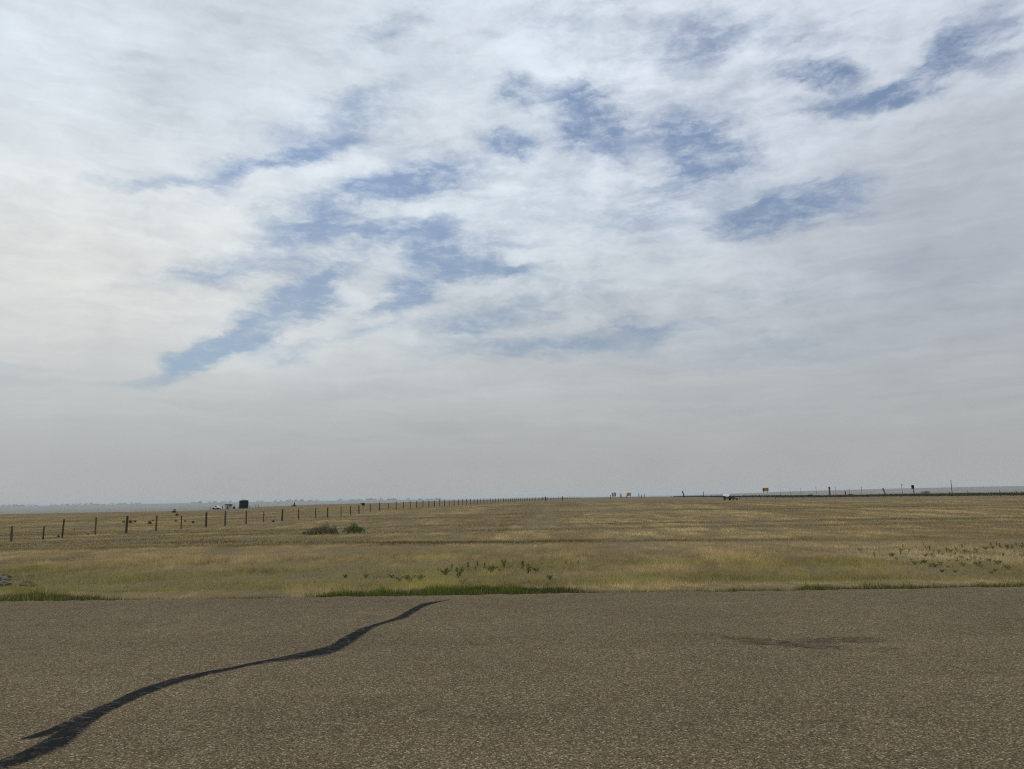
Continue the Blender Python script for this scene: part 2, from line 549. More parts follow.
MAT = dict(
    ground=ground_material(), asphalt=asphalt_material(), tar=tar_material(),
    grass=attr_mat('grass_blades'), leaf=attr_mat('plant_leaves'),
    post=wood('weathered_post_wood', (0.066, 0.049, 0.033)),
    grey_post=wood('grey_weathered_post_wood', (0.115, 0.095, 0.070)),
    pole=wood('utility_pole_wood', (0.055, 0.045, 0.038)),
    wire=simple('rusty_wire', (0.10, 0.08, 0.065), 0.6),
    navy=simple('dark_blue_tank_paint', (0.003, 0.010, 0.022), 0.6, 0.2, 2.0),
    navy_roof=simple('dark_blue_roof_paint', (0.010, 0.018, 0.030), 0.5, 0.2, 2.0),
    white=simple('white_paint', (0.84, 0.83, 0.80), 0.5, 0.05, 3.0),
    offwhite=simple('dull_white_siding', (0.42, 0.42, 0.41), 0.6, 0.12, 3.0),
    greypaint=simple('grey_paint', (0.14, 0.14, 0.14), 0.6, 0.2, 3.0),
    darkgrey=simple('dark_grey_metal', (0.045, 0.045, 0.05), 0.55, 0.25, 3.0),
    black=simple('black_metal', (0.012, 0.012, 0.013), 0.5, 0.2, 3.0),
    rubber=simple('tyre_rubber', (0.015, 0.015, 0.015), 0.9, 0.2, 3.0),
    glass=simple('dark_window_glass', (0.02, 0.025, 0.03), 0.15, 0.1, 1.0, spec=0.5),
    yellow=simple('yellow_sign_paint', (0.42, 0.23, 0.025), 0.6, 0.15, 3.0),
    rust=simple('rusty_brown_metal', (0.075, 0.042, 0.030), 0.8, 0.3, 4.0),
    stone=simple('grey_rubble_stone', (0.19, 0.165, 0.13), 0.95, 0.4, 9.0),
    soil=simple('dry_soil_clod', (0.10, 0.078, 0.05), 0.95, 0.35, 9.0),
    twig=simple('woody_stem', (0.07, 0.055, 0.04), 0.9, 0.3, 20.0),
)


# ------------------------------------------------------------------ mesh helpers
class MB:
    def __init__(self):
        self.v = []; self.f = []

    def add(self, vs, fs):
        o = len(self.v)
        self.v += [tuple(float(c) for c in p) for p in vs]
        self.f += [tuple(i + o for i in f) for f in fs]

    def box(self, c, s, rz=0.0, ch=0.0):
        """box with chamfered vertical edges and top"""
        hx, hy, hz = s[0] / 2, s[1] / 2, s[2] / 2
        ch = ch or min(s) * 0.06
        ca, sa = math.cos(rz), math.sin(rz)
        def ring(ix, iy, z):
            pts = [(-ix + ch, -iy), (ix - ch, -iy), (ix, -iy + ch), (ix, iy - ch), (ix - ch, iy), (-ix + ch, iy), (-ix, iy - ch), (-ix, -iy + ch)]
            return [(c[0] + ca * x - sa * y, c[1] + sa * x + ca * y, c[2] + z) for x, y in pts]
        rings = ring(hx - ch, hy - ch, -hz) + ring(hx, hy, -hz + ch) + ring(hx, hy, hz - ch) + ring(hx - ch, hy - ch, hz)
        fs = [tuple(range(7, -1, -1)), tuple(range(24, 32))]
        for k in range(3):
            for i in range(8):
                j = (i + 1) % 8
                fs.append((k * 8 + i, k * 8 + j, k * 8 + 8 + j, k * 8 + 8 + i))
        self.add(rings, fs)
        return self

    def tube(self, pts, rads, n=10, caps=True):
        pts = [Vector(p) for p in pts]
        if not hasattr(rads, '__len__'): rads = [rads] * len(pts)
        vs = []; fs = []
        for i, p in enumerate(pts):
            d = (pts[min(i + 1, len(pts) - 1)] - pts[max(i - 1, 0)])
            d.normalize()
            a = d.cross(Vector((0, 0, 1)))
            if a.length < 1e-3: a = Vector((1, 0, 0))
            a.normalize(); b = d.cross(a)
            for k in range(n):
                th = 2 * math.pi * k / n
                vs.append(p + a * (rads[i] * math.cos(th)) + b * (rads[i] * math.sin(th)))
        for i in range(len(pts) - 1):
            for k in range(n):
                j = (k + 1) % n
                fs.append((i * n + k, i * n + j, i * n + n + j, i * n + n + k))
        if caps:
            fs.append(tuple(range(n - 1, -1, -1)))
            fs.append(tuple(range((len(pts) - 1) * n, len(pts) * n)))
        self.add(vs, fs)
        return self

    def rev(self, prof, n=32, c=(0, 0, 0)):
        """surface of revolution about z from (r, z) points"""
        vs = []; fs = []
        for r, z in prof:
            for k in range(n):
                th = 2 * math.pi * k / n
                vs.append((c[0] + r * math.cos(th), c[1] + r * math.sin(th), c[2] + z))
        for i in range(len(prof) - 1):
            for k in range(n):
                j = (k + 1) % n
                fs.append((i * n + k, i * n + j, i * n + n + j, i * n + n + k))
        self.add(vs, fs)
        return self

    def prism(self, poly, y0, y1):
        """(x, z) outline given thickness in y"""
        n = len(poly)
        vs = [(x, y0, z) for x, z in poly] + [(x, y1, z) for x, z in poly]
        fs = [tuple(range(n)), tuple(range(2 * n - 1, n - 1, -1))]
        for i in range(n):
            j = (i + 1) % n
            fs.append((i, i + n, j + n, j))
        self.add(vs, fs)
        return self

    def build(self, name, mat, parent=None, loc=None, rz=0.0, smooth=False, **kw):
        me = bpy.data.meshes.new(name)
        me.from_pydata(self.v, [], self.f)
        if smooth:
            me.polygons.foreach_set('use_smooth', [True] * len(me.polygons))
        me.materials.append(mat)
        me.update()
        o = bpy.data.objects.new(name, me)
        COL.objects.link(o)
        if parent is not None: o.parent = parent
        if loc is not None: o.location = loc
        o.rotation_euler[2] = rz
        tag(o, **kw)
        return o


def tag(o, label=None, cat=None, group=None, kind=None):
    if label: o['label'] = label
    if cat: o['category'] = cat
    if group: o['group'] = group
    if kind: o['kind'] = kind
    return o


def thing(name, loc, label, cat, group=None, rz=0.0):
    o = bpy.data.objects.new(name, None)
    o.empty_display_size = 0.3
    COL.objects.link(o)
    o.location = loc
    o.rotation_euler[2] = rz
    return tag(o, label, cat, group)


def dup(root, loc, rz=0.0, label=None, scale=1.0, group=None):
    r = root.copy(); COL.objects.link(r)
    r.location = loc; r.rotation_euler[2] = rz
    r.scale = (scale,) * 3
    if label: r['label'] = label
    if group: r['group'] = group
    for ch in list(root.children):
        c = ch.copy(); COL.objects.link(c); c.parent = r
        for g2 in ch.children:
            d = g2.copy(); COL.objects.link(d); d.parent = c
    return r


def tri_object(name, V, C, mat, parent=None, loc=None, quads=False, **kw):
    """V (n,k,3) faces of k corners, C (n,k,3) tones -> one mesh object"""
    n, k = V.shape[:2]
    me = bpy.data.meshes.new(name)
    me.vertices.add(n * k)
    me.vertices.foreach_set('co', V.reshape(-1).astype(np.float32))
    me.loops.add(n * k)
    me.loops.foreach_set('vertex_index', np.arange(n * k, dtype=np.int32))
    me.polygons.add(n)
    me.polygons.foreach_set('loop_start', np.arange(0, n * k, k, dtype=np.int32))
    me.update(calc_edges=True)
    at = me.attributes.new('tone', 'FLOAT_COLOR', 'POINT')
    rgba = np.ones((n * k, 4), np.float32); rgba[:, :3] = C.reshape(-1, 3)
    at.data.foreach_set('color', rgba.reshape(-1))
    me.materials.append(mat)
    o = bpy.data.objects.new(name, me)
    COL.objects.link(o)
    if parent is not None: o.parent = parent
    if loc is not None: o.location = loc
    tag(o, **kw)
    return o


# ------------------------------------------------------------------ ground sheet
def build_ground():
    front = np.linspace(-50, 50, 301)
    back = np.linspace(50, 310, 66)[1:-1]
    th = np.radians(np.concatenate([front, back]))
    rr = [0.4]
    while rr[-1] < 45000:
        rr.append(rr[-1] * (1.022 if rr[-1] < 1500 else 1.05) + 0.02)
    rr = np.array(rr)
    A, B = np.meshgrid(th, rr)
    X = B * np.sin(A); Y = B * np.cos(A)
    Z = terrain(X, Y)
    n = len(th); m_ = len(rr)
    V = np.stack([X, Y, Z], -1).reshape(-1, 3)
    V = np.vstack([V, [[0, 0, -0.06]]])
    i = np.arange(m_ - 1)[:, None] * n; k = np.arange(n)[None]; k2 = (k + 1) % n
    Q = np.stack([i + k, i + n + k, i + n + k2, i + k2], -1).reshape(-1, 4)[:, ::-1]
    T3 = np.stack([np.full(n, len(V) - 1), np.arange(n), (np.arange(n) + 1) % n], -1)[:, ::-1]
    me = bpy.data.meshes.new('ground')
    me.from_pydata(V.tolist(), [], Q.tolist() + T3.tolist())
    me.polygons.foreach_set('use_smooth', [True] * len(me.polygons))
    me.materials.append(MAT['ground']); me.update()
    o = bpy.data.objects.new('ground', me); COL.objects.link(o)
    tag(o, 'dry straw coloured grassland stretching flat to the hazy horizon', kind='structure')


build_ground()


# ------------------------------------------------------------------ road
def build_road():
    xs = np.concatenate([np.arange(-400, -30, 4), np.arange(-30, 30, 0.08), np.arange(30, 401, 4)])
    jit = (fbm(xs * 1.3, xs * 0, 4, 21) - 0.5) * 0.26 + (fbm(xs * 7, xs * 0, 2, 22) - 0.5) * 0.16
    yf = edge_y(xs) + jit
    mb = MB()
    n = len(xs)
    rows = [(yf + 0.015, -0.10), (yf, -0.012), (yf - 0.03, 0.0), (edge_y(xs) - 1.2, 0.0), (xs * 0 - 9, 0.0), (xs * 0 - 9.06, -0.12)]
    vs = []
    for yy, z in rows:
        vs += [(x, y, z) for x, y in zip(xs, yy)]
    fs = []
    for r in range(len(rows) - 1):
        for k in range(n - 1):
            fs.append((r * n + k, (r + 1) * n + k, (r + 1) * n + k + 1, r * n + k + 1))
    mb.add(vs, fs)
    mb.build('road', MAT['asphalt'], label='wide grey brown chip seal road across the foreground', kind='structure')


build_road()


def build_crack():
    mb = MB()
    main = [(450, 599.8, .12), (444, 600.8, .22), (438, 601.9, .55), (430, 603.4, 1.3), (422, 606, 2.3), (414, 610.2, 3.3), (406.5, 614.7, 3.4), (400, 617.6, 2.5),
            (395, 619.4, 1.6), (387, 621.8, 1.3), (379.5, 624, 1.4), (373, 626.3, 2), (368, 629, 3), (361, 632.5, 4.6), (355, 636, 5.4), (348, 640, 6), (341, 644, 6.2),
            (335, 647.5, 5.4), (329, 650, 4.5), (320, 652.2, 4.2), (306, 654.6, 3.7), (292, 657.2, 3.1), (280, 659.2, 2.2), (269.5, 660.8, 1.6), (258, 663, 1.5), (246, 665.3, 1.5),
            (235, 667.7, 1.6), (224.6, 670, 1.7), (213, 672.2, 1.9), (202, 674.7, 2.2), (190, 677.2, 2.8), (179.7, 680, 3.1), (168, 683.2, 3.5), (157, 687.2, 4), (146, 691, 4.5),
            (134, 695.7, 4.8), (123, 700.7, 5), (112, 706, 5.1), (101, 711.4, 6), (90, 717.5, 8), (80, 724, 10.5), (71, 730.5, 12.5), (64, 736, 12.5), (56, 741.5, 10.5),
            (48, 746, 8.5), (40, 749.8, 7.6), (31, 754, 7), (22, 757.6, 6.6), (11, 761.5, 6), (0, 765, 5.8), (-14, 769.5, 5.6), (-34, 776, 5), (-60, 783, 4), (-90, 790, 2)]
    br = [(84, 719, 5), (72, 724.0, 5.0), (60, 728.3, 4.6), (50, 731.7, 3.6), (40, 734.8, 2.8), (32, 736.8, 2.1), (26, 738.2, 1.4), (21, 738.9, .6)]
    edge_v = []
    for pts, z in ((main, 0.0045), (br, 0.0025)):
        P = np.array(pts)
        # densify
        s = np.arange(len(P)); S = np.linspace(0, len(P) - 1, (len(P) - 1) * 7 + 1)
        X = np.interp(S, s, P[:, 0]); Yp = np.interp(S, s, P[:, 1]); Wd = np.interp(S, s, P[:, 2])
        vs = []; fs = []
        for i in range(len(S)):
            w = Wd[i]
            ju = 1 + (float(vnoise(S[i] * 0.9, 3.3 + z * 1000, 31)) - 0.5) * 0.26 + (float(vnoise(S[i] * 4.1, 1.3 + z * 1000, 33)) - 0.5) * 0.22
            jl = 1 + (float(vnoise(S[i] * 0.9, 9.7 + z * 1000, 32)) - 0.5) * 0.26 + (float(vnoise(S[i] * 4.1, 6.3 + z * 1000, 34)) - 0.5) * 0.22
            for f_, zz_ in ((-1.0 * ju, 0.001), (-0.7 * ju, z), (0, z + 0.001), (0.7 * jl, z), (1.0 * jl, 0.001)):
                g_ = at_ground(X[i], Yp[i] + f_ * w, 0.0)
                vs.append((g_[0], g_[1], zz_)); edge_v.append(max(0.0, (abs(f_) - 0.45) / 0.55))
        for i in range(len(S) - 1):
            for k in range(4):
                fs.append((i * 5 + k, i * 5 + k + 1, i * 5 + 6 + k, i * 5 + 5 + k))
        mb.add(vs, fs)
    ob = mb.build('crack_seal', MAT['tar'], smooth=True, label='winding black tar line sealing a road crack, forked at its near end', cat='tar line')
    at = ob.data.attributes.new('edge', 'FLOAT', 'POINT')
    at.data.foreach_set('value', edge_v)


build_crack()

# ------------------------------------------------------------------ grass
STRAW = np.array([0.350, 0.275, 0.148]); TAN = np.array([0.265, 0.200, 0.100]); BROWN = np.array([0.165, 0.120, 0.055])
OLIVE = np.array([0.200, 0.178, 0.052]); GREEN = np.array([0.044, 0.064, 0.009]); YELL = np.array([0.30, 0.235, 0.085])


def lerp(a, b, t):
    t = np.asarray(t)[:, None]
    return a * (1 - t) + b * t


def px_of(X, Y):
    return 512 + F * X / np.maximum(Y, 1)


def blades(n, y0, y1, power, hfun, wfun, cfun, lean=0.5, spread=1.40, margin=4.0):
    """n single grass blades spread over the wedge of field the picture looks at"""
    u = rng.random(n)
    # density ~ Y^-power relative to area
    e = 2 - power
    Y = (y0 ** e + u * (y1 ** e - y0 ** e)) ** (1 / e) if abs(e) > 1e-6 else y0 * (y1 / y0) ** u
    X = (rng.random(n) - 0.5) * (spread * Y + 3.2 * margin)
    keep = Y > edge_y(X) + 0.03
    X, Y = X[keep], Y[keep]
    return X, Y


def make_tris(X, Y, h, w, col, lean=0.45, zsink=0.01):
    n = len(X)
    Z = terrain(X, Y) - zsink
    a = rng.random(n) * 2 * math.pi
    ld = rng.random(n) * 2 * math.pi
    lm = h * lean * rng.random(n) ** 0.7
    V = np.zeros((n, 3, 3))
    V[:, 0] = np.stack([X - np.cos(a) * w / 2, Y - np.sin(a) * w / 2, Z], -1)
    V[:, 1] = np.stack([X + np.cos(a) * w / 2, Y + np.sin(a) * w / 2, Z], -1)
    V[:, 2] = np.stack([X + np.cos(ld) * lm, Y + np.sin(ld) * lm, Z + h], -1)
    C = np.repeat(col[:, None, :], 3, 1)
    return V, C


# pieces of dark green turf along the pavement edge (columns in the picture -> metres)
def verge_green(X, Y):
    d = Y - edge_y(X)
    px = px_of(X, Y)
    wob = (fbm(X * 1.5, Y * 1.2, 4, 41) - 0.5) * 1.7
    depth = np.interp(px, [-300, -40, 0, 60, 110, 135, 280, 318, 350, 400, 480, 555, 580, 600, 640, 700, 780, 800, 850, 905, 925, 1000, 1060, 1400],
                      [0.5, 0.8, 1.1, 1.15, 0.95, 0.45, 0.42, 0.5, 1.1, 1.5, 1.6, 1.4, 0.7, 0.5, 0.55, 0.45, 0.5, 0.85, 1.0, 0.7, 0.65, 0.95, 0.95, 0.4])
    strength = np.interp(px, [-300, 0, 110, 140, 300, 330, 560, 600, 780, 800, 900, 925, 1060], [0.7, 0.85, 0.9, 0.66, 0.66, 1, 1, 0.82, 0.8, 0.92, 0.92, 0.8, 0.9])
    return sstep(0.25, -0.15, d - depth * (1 + 0.9 * wob) + 0.1) * strength


def tuft(X, Y):
    a = fbm(X / 0.21, Y / 0.5, 2, 71); b_ = fbm(X / 0.75, Y / 2.6, 2, 72); c_ = fbm(X / 2.2, Y / 8.0, 2, 73)
    w1 = sstep(45, 25, Y); w3 = sstep(45, 90, Y)
    v = (a * w1 + b_ * (1.2 - 0.4 * w1) + c_ * (0.5 + w3)) / (w1 + 1.2 - 0.4 * w1 + 0.5 + w3)
    return np.clip(0.5 + (v - 0.5) * 2.3, 0, 1)


def field_col(X, Y):
    n = len(X)
    d = Y - edge_y(X)
    px = px_of(X, Y)
    r = rng.random(n)
    p1 = fbm(X / 3.5, Y / 2.2, 4, 1); p2 = fbm(X / 11, Y / 4, 4, 2); p3 = fbm(X / 1.1, Y / 0.9, 3, 3)
    c = lerp(np.tile(STRAW, (n, 1)), np.tile(TAN, (n, 1)), np.clip(r * 1.2, 0, 1))
    # yellow-green taller belt between the shoulder and the first mown line
    belt = sstep(1.6, 3.0, d) * sstep(13.5, 8.0, d + (p2 - 0.5) * 10)
    g = np.clip(belt * (0.37 + 1.5 * (p1 - 0.42) + 1.2 * (p2 - 0.45)), 0, 1)
    c = lerp(c, lerp(np.tile(YELL, (n, 1)), np.tile(OLIVE, (n, 1)), np.clip(0.3 + r * 0.9, 0, 1)), np.clip(g * 2.2, 0, 0.95))
    c = lerp(c, np.tile(OLIVE * np.array([0.62, 0.78, 0.6]), (n, 1)), np.clip((g - 0.35) * 1.6, 0, 0.75) * (rng.random(n) < 0.6))
    # browner mown field farther out
    far = sstep(17, 24, d)
    c = lerp(c, lerp(np.tile(TAN, (n, 1)), np.tile(TAN * 1.2, (n, 1)), r), far * 0.85)
    # uneven dark brown streaks left by the mower
    rows = fbm(X / 34 + Y / 60, np.log(Y) * 15 + X / 55, 4, 12)
    c = lerp(c, np.tile(BROWN, (n, 1)), np.clip(sstep(0.50, 0.68, rows) * 0.85 * sstep(15, 22, d), 0, 1))
    c = lerp(c, np.tile(STRAW * 0.95, (n, 1)), np.clip(sstep(0.50, 0.34, rows) * 0.7 * sstep(15, 22, d), 0, 1))
    c = lerp(c, np.tile(BROWN * 0.8, (n, 1)), np.clip((p3 - 0.60) * 3.0, 0, 0.6))
    sw = fbm((X - 0.07 * Y) / 2.6, Y / 90, 3, 61)
    c = lerp(c, np.tile(BROWN, (n, 1)), np.clip(sstep(0.52, 0.64, sw) * 0.75 * sstep(24, 34, Y) * sstep(380, 560, px), 0, 1))
    c = lerp(c, np.tile(STRAW * 1.05, (n, 1)), np.clip(sstep(0.48, 0.36, sw) * 0.75 * sstep(24, 34, Y) * sstep(380, 560, px), 0, 1))
    # olive regrowth
    c = lerp(c, np.tile(OLIVE, (n, 1)), np.clip(sstep(0.56, 0.70, fbm(X / 15, Y / 7, 3, 33)) * 0.45, 0, 1))
    # dark lines crossing the field: tracks, grass fringe and mown-edge shade painted into colour
    for (ln, wd, am) in DARK_LINES:
        yy = np.interp(X, ln[:, 0], ln[:, 1]) + (fbm(X / 2.0, X * 0, 3, 8) - 0.5) * 0.9
        wv = wd * np.maximum(1, Y / 38) * (0.6 + 0.9 * fbm(X / 5.0, X * 0 + 4, 3, 6))
        c = lerp(c, np.tile(BROWN * np.array([0.40, 0.46, 0.38]), (n, 1)), am * np.exp(-((Y - yy) / wv) ** 2))
    # pale shoulder
    sh = sstep(2.6, 1.4, d) * (0.4 + 0.8 * p1)
    c = lerp(c, np.tile(STRAW * 1.05, (n, 1)), np.clip(sh, 0, 0.8))
    vg = verge_green(X, Y)
    c = lerp(c, lerp(np.tile(GREEN, (n, 1)), np.tile(GREEN * np.array([1.7, 1.45, 1.5]), (n, 1)), r), np.clip(vg * 1.15, 0, 1) * (rng.random(n) < 0.10 + 0.88 * vg))
    # darker blades just at the pavement
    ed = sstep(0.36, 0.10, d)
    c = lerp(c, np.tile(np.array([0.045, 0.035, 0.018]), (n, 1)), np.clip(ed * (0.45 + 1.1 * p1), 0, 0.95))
    # bleached bare patch with weeds on the right
    br = sstep(1.3, 0.5, np.hypot((X - 13.8) / 3.8, (Y - 23) / 5.0)) * np.clip(0.3 + 2.2 * (p1 - 0.35), 0, 1)
    c = lerp(c, np.tile(np.array([0.40, 0.335, 0.205]), (n, 1)), br * 0.8)
    rv = np.interp(Y, [20, 45], [0.42, 0.16])
    c = c * np.interp(d, [0, 3, 20, 40], [1.22, 1.28, 1.26, 1.20])[:, None]
    c = c * (0.50 + 1.0 * tuft(X, Y))[:, None]
    c = c * np.array([1.05, 1.02, 0.93])
    return c * (1.10 + rv * (rng.random(n) - 0.5))[:, None]


def line_px(pts):
    P = np.array([[*hit(a, b)] for a, b in pts])
    P = P[np.argsort(P[:, 0])]
    return P


DARK_LINES = []
DARK_LINES.append((line_px([(-60, 547.5), (60, 546), (130, 544), (260, 542.6), (400, 543.2), (512, 542.8), (640, 541.5), (760, 541), (900, 539.5), (1080, 537.5)]), 0.85, 1.0))
DARK_LINES.append((line_px([(-40, 546), (60, 544), (140, 540), (230, 536), (290, 531.5), (380, 522), (420, 518), (560, 512)]), 1.0, 0.8))
DARK_LINES.append((line_px([(330, 530), (400, 527), (512, 525), (600, 524)]), 1.0, 0.8))
DARK_LINES.append((line_px([(840, 525), (930, 523), (1060, 522.0)]), 1.0, 0.7))

print('grass')
allV = []; allC = []


def add_grass(n, y0, y1, power, height, width, lean=0.45, mult=1.0):
    X, Y = blades(n, y0, y1, power, None, None, None)
    d = Y - edge_y(X)
    p1 = fbm(X / 2.4, Y / 1.7, 4, 51)
    # sparse where the soil shows
    vg = verge_green(X, Y)
    h = height(X, Y, d, p1, vg) * (0.40 + 0.65 * rng.random(len(X))) * (0.55 + 0.95 * tuft(X, Y))
    w = width(Y) * (0.7 + 0.6 * rng.random(len(X)))
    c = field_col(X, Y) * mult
    V, C = make_tris(X, Y, h, w, c, lean)
    allV.append(V); allC.append(C)


def h_near(X, Y, d, p1, vg):
    base = 0.035 + 0.05 * p1
    tall = sstep(1.5, 3.2, d) * sstep(17.0, 13.5, d)
    base = base + tall * (0.02 + 0.22 * np.clip(p1 - 0.25, 0, 1)) + sstep(19, 21, d) * 0.05 * p1
    return np.where(vg > 0.4, 0.07 + 0.05 * p1, base) * sstep(-0.1, 0.45, d)


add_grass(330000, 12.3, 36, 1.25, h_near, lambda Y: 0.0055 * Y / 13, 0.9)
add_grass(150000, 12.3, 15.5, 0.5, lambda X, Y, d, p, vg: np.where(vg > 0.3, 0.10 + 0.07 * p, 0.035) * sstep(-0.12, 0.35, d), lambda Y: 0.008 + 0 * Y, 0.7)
add_grass(480000, 33, 200, 1.7, lambda X, Y, d, p, vg: (0.05 + 0.09 * p) * np.interp(Y, [110, 200], [1, 0.25]), lambda Y: 0.00062 * Y + 0.004, 1.2)
# scattered seed stalks
add_grass(26000, 15.5, 33, 1.2, lambda X, Y, d, p, vg: 0.10 + 0.34 * np.clip(p - 0.2, 0, 1), lambda Y: 0.005 + 0 * Y, 0.35, 1.15)
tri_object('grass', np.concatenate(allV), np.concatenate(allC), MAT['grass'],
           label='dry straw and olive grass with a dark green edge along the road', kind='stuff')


# ------------------------------------------------------------------ foliage clumps
def leaf_cloud(n, cfun, size, tone, tone2, up=0.4, seed=0):
    """n small leaf triangles; cfun(rng,n)->positions (n,3)"""
    r = np.random.default_rng(seed)
    P = cfun(r, n)
    a = r.normal(size=(n, 3)); a[:, 2] += up
    a /= np.linalg.norm(a, axis=1)[:, None]
    b = np.cross(a, r.normal(size=(n, 3))); b /= np.linalg.norm(b, axis=1)[:, None]
    s = size * (0.5 + r.random(n))
    V = np.zeros((n, 4, 3))
    V[:, 0] = P - a * s[:, None] * 0.5
    V[:, 1] = P + b * s[:, None] * 0.17
    V[:, 2] = P + a * s[:, None] * 0.5
    V[:, 3] = P - b * s[:, None] * 0.17
    t = r.random(n)[:, None]
    c = np.array(tone)[None] * (1 - t) + np.array(tone2)[None] * t
    C = np.repeat(c[:, None, :], 4, 1)
    return V, C


def shrub(name, loc, lobes, label, cat, tone, tone2, n=2600, size=0.07, seed=1, group=None):
    """lobes: (x, y, radius, height) domes that together make the crown"""
    root = thing(name, loc, label, cat, group)
    area = np.array([l[2] * l[2] * 2 + l[2] * l[3] for l in lobes]); area = area / area.sum()

    def pos(r, n_):
        k = r.choice(len(lobes), n_, p=area)
        L = np.array(lobes)[k]
        th = r.random(n_) * 2 * math.pi; rad = np.sqrt(r.random(n_))
        hh = np.sqrt(np.maximum(0, 1 - rad ** 2)) * (r.random(n_) ** 0.45)
        jag = 0.50 + 0.95 * vnoise(th * 3.4 + k * 3.1, k * 7.0 + rad * 3, 5)
        return np.stack([L[:, 0] + L[:, 2] * rad * np.cos(th), L[:, 1] + L[:, 2] * rad * np.sin(th), 0.02 + L[:, 3] * hh * jag + r.random(n_) * 0.03], -1)
    V, C = leaf_cloud(n, pos, size, tone, tone2, 0.9, seed)
    tri_object('foliage', V, C, MAT['leaf'], parent=root)
    rr = random.Random(seed)
    mb = MB()
    for l in lobes:
        for _ in range(7):
            a = rr.random() * 6.28; q = rr.random() * 0.8
            mb.tube([(l[0] * 0.8, l[1] * 0.8, -0.05), (l[0] + l[2] * q * 0.5 * math.cos(a), l[1] + l[2] * q * 0.5 * math.sin(a), l[3] * 0.45),
                     (l[0] + l[2] * q * math.cos(a), l[1] + l[2] * q * math.sin(a), l[3] * 0.85)], [0.012, 0.008, 0.003], 5)
    mb.build('branches', MAT['twig'], root)
    return root


p = hit(322, 534.5)
k = p[1] / F
shrub('sagebrush', p, [(-14 * k, 0, 6 * k, 4.0 * k), (-7 * k, 0.1, 6 * k, 6.5 * k), (0 * k, 0, 6 * k, 7.5 * k), (5 * k, -0.1, 5 * k, 10 * k), (10 * k, 0.1, 4.5 * k, 7.5 * k), (-3 * k, .3, 5 * k, 6.5 * k), (13 * k, 0, 3 * k, 5 * k)],
      'low wide grey green sagebrush, wider of two on the mown field', 'shrub', (0.125, 0.112, 0.062), (0.27, 0.235, 0.145), 4200, 0.075, 3, 'sagebrush on the field')
p = hit(353.5, 533)
k = p[1] / F
shrub('sagebrush', p, [(-6 * k, 0, 5 * k, 6 * k), (0, 0, 4.5 * k, 10.5 * k), (1 * k, 0.1, 7 * k, 7.0 * k), (7 * k, 0, 4.5 * k, 6.0 * k)],
      'small peaked grey green sagebrush, right of the wider one', 'shrub', (0.105, 0.125, 0.055), (0.225, 0.245, 0.12), 2600, 0.07, 4, 'sagebrush on the field')

# small dark tumbleweeds near the fence
tw = shrub('tumbleweed', (0, 0, 0), [(0, 0, 0.17, 0.30), (0.08, 0.05, 0.12, 0.22)],
           'x', 'shrub', (0.065, 0.052, 0.030), (0.135, 0.106, 0.062), 300, 0.08, 9, 'dark tumbleweeds by the fence')
TW = [(58, 537.3, 1.0, 'dark tumbleweed caught at the foot of the leaning fence post'),
      (88, 535.3, 0.8, 'small dark tumbleweed between the leaning post and the next ones'),
      (123.5, 523, 1.0, 'dark tumbleweed just left of a thick fence post, in the left clump'),
      (130.5, 523.2, 1.5, 'largest dark tumbleweed of the left clump beyond the fence'),
      (135, 522.5, 1.1, 'dark tumbleweed on the right end of the left clump beyond the fence'),
      (149.3, 524.3, 1.6, 'big dark tumbleweed beyond the fence, left of a straight post'),
      (153, 521.5, 0.9, 'small dark tumbleweed touching the straight post, behind the big one'),
      (176, 522, 1.0, 'faint brown tumbleweed left of the thin fence post'),
      (185, 522, 0.9, 'faint brown tumbleweed right of the thin fence post'),
      (193, 523.5, 1.2, 'low brown tumbleweed between the thin post and the next thick post'),
      (177, 516, 1.2, 'dark tumbleweed high on the field, below the crest bush'),
      (273, 522.5, 1.1, 'lone dark tumbleweed in front of the fence, near the blue tank'),
      (74, 531, 0.8, 'small brown tumbleweed between the leaning post and its right neighbour')]
for i, (a, b, s, lb) in enumerate(TW):
    p = hit(a, b)
    s2 = s * 0.55 * max(0.8, p[1] / 62)
    if i == 0:
        tw.location = p; tw.scale = (s2,) * 3; tw['label'] = lb
    else:
        dup(tw, p, rng.random() * 6, lb, s2)

# ------------------------------------------------------------------ green weeds
def weed(seed, hgt, spread, bushy):
    root = thing('weed', (0, 0, 0), 'x', 'weed')
    rr = random.Random(seed)
    mb = MB(); V_ = []; C_ = []
    for s in range(bushy):
        a = rr.random() * 6.28; l = spread * (0.2 + rr.random())
        tip = Vector((math.cos(a) * l, math.sin(a) * l, hgt * (0.65 + 0.35 * rr.random())))
        mid = tip * 0.5 + Vector((0, 0, hgt * 0.08))
        mb.tube([(0, 0, -0.03), mid, tip], [0.007, 0.005, 0.003], 5)
        def pos(r, n_, mid=mid, tip=tip):
            t = r.random(n_)[:, None] * 0.85 + 0.15
            m_ = np.array(mid); tp = np.array(tip)
            q = np.where(t < 0.5, m_ * (t * 2), m_ + (tp - m_) * (t * 2 - 1))
            wd = 0.030 * (1.15 - t * 0.75)
            return q + r.normal(size=(n_, 3)) * wd * np.array([1, 1, 0.55])
        V, C = leaf_cloud(46, pos, 0.062, (0.105, 0.125, 0.034), (0.25, 0.25, 0.09), 0.8, seed * 10 + s)
        V_.append(V); C_.append(C)
    mb.build('stem', MAT['twig'], root)
    tri_object('foliage', np.concatenate(V_), np.concatenate(C_), MAT['leaf'], parent=root)
    return root


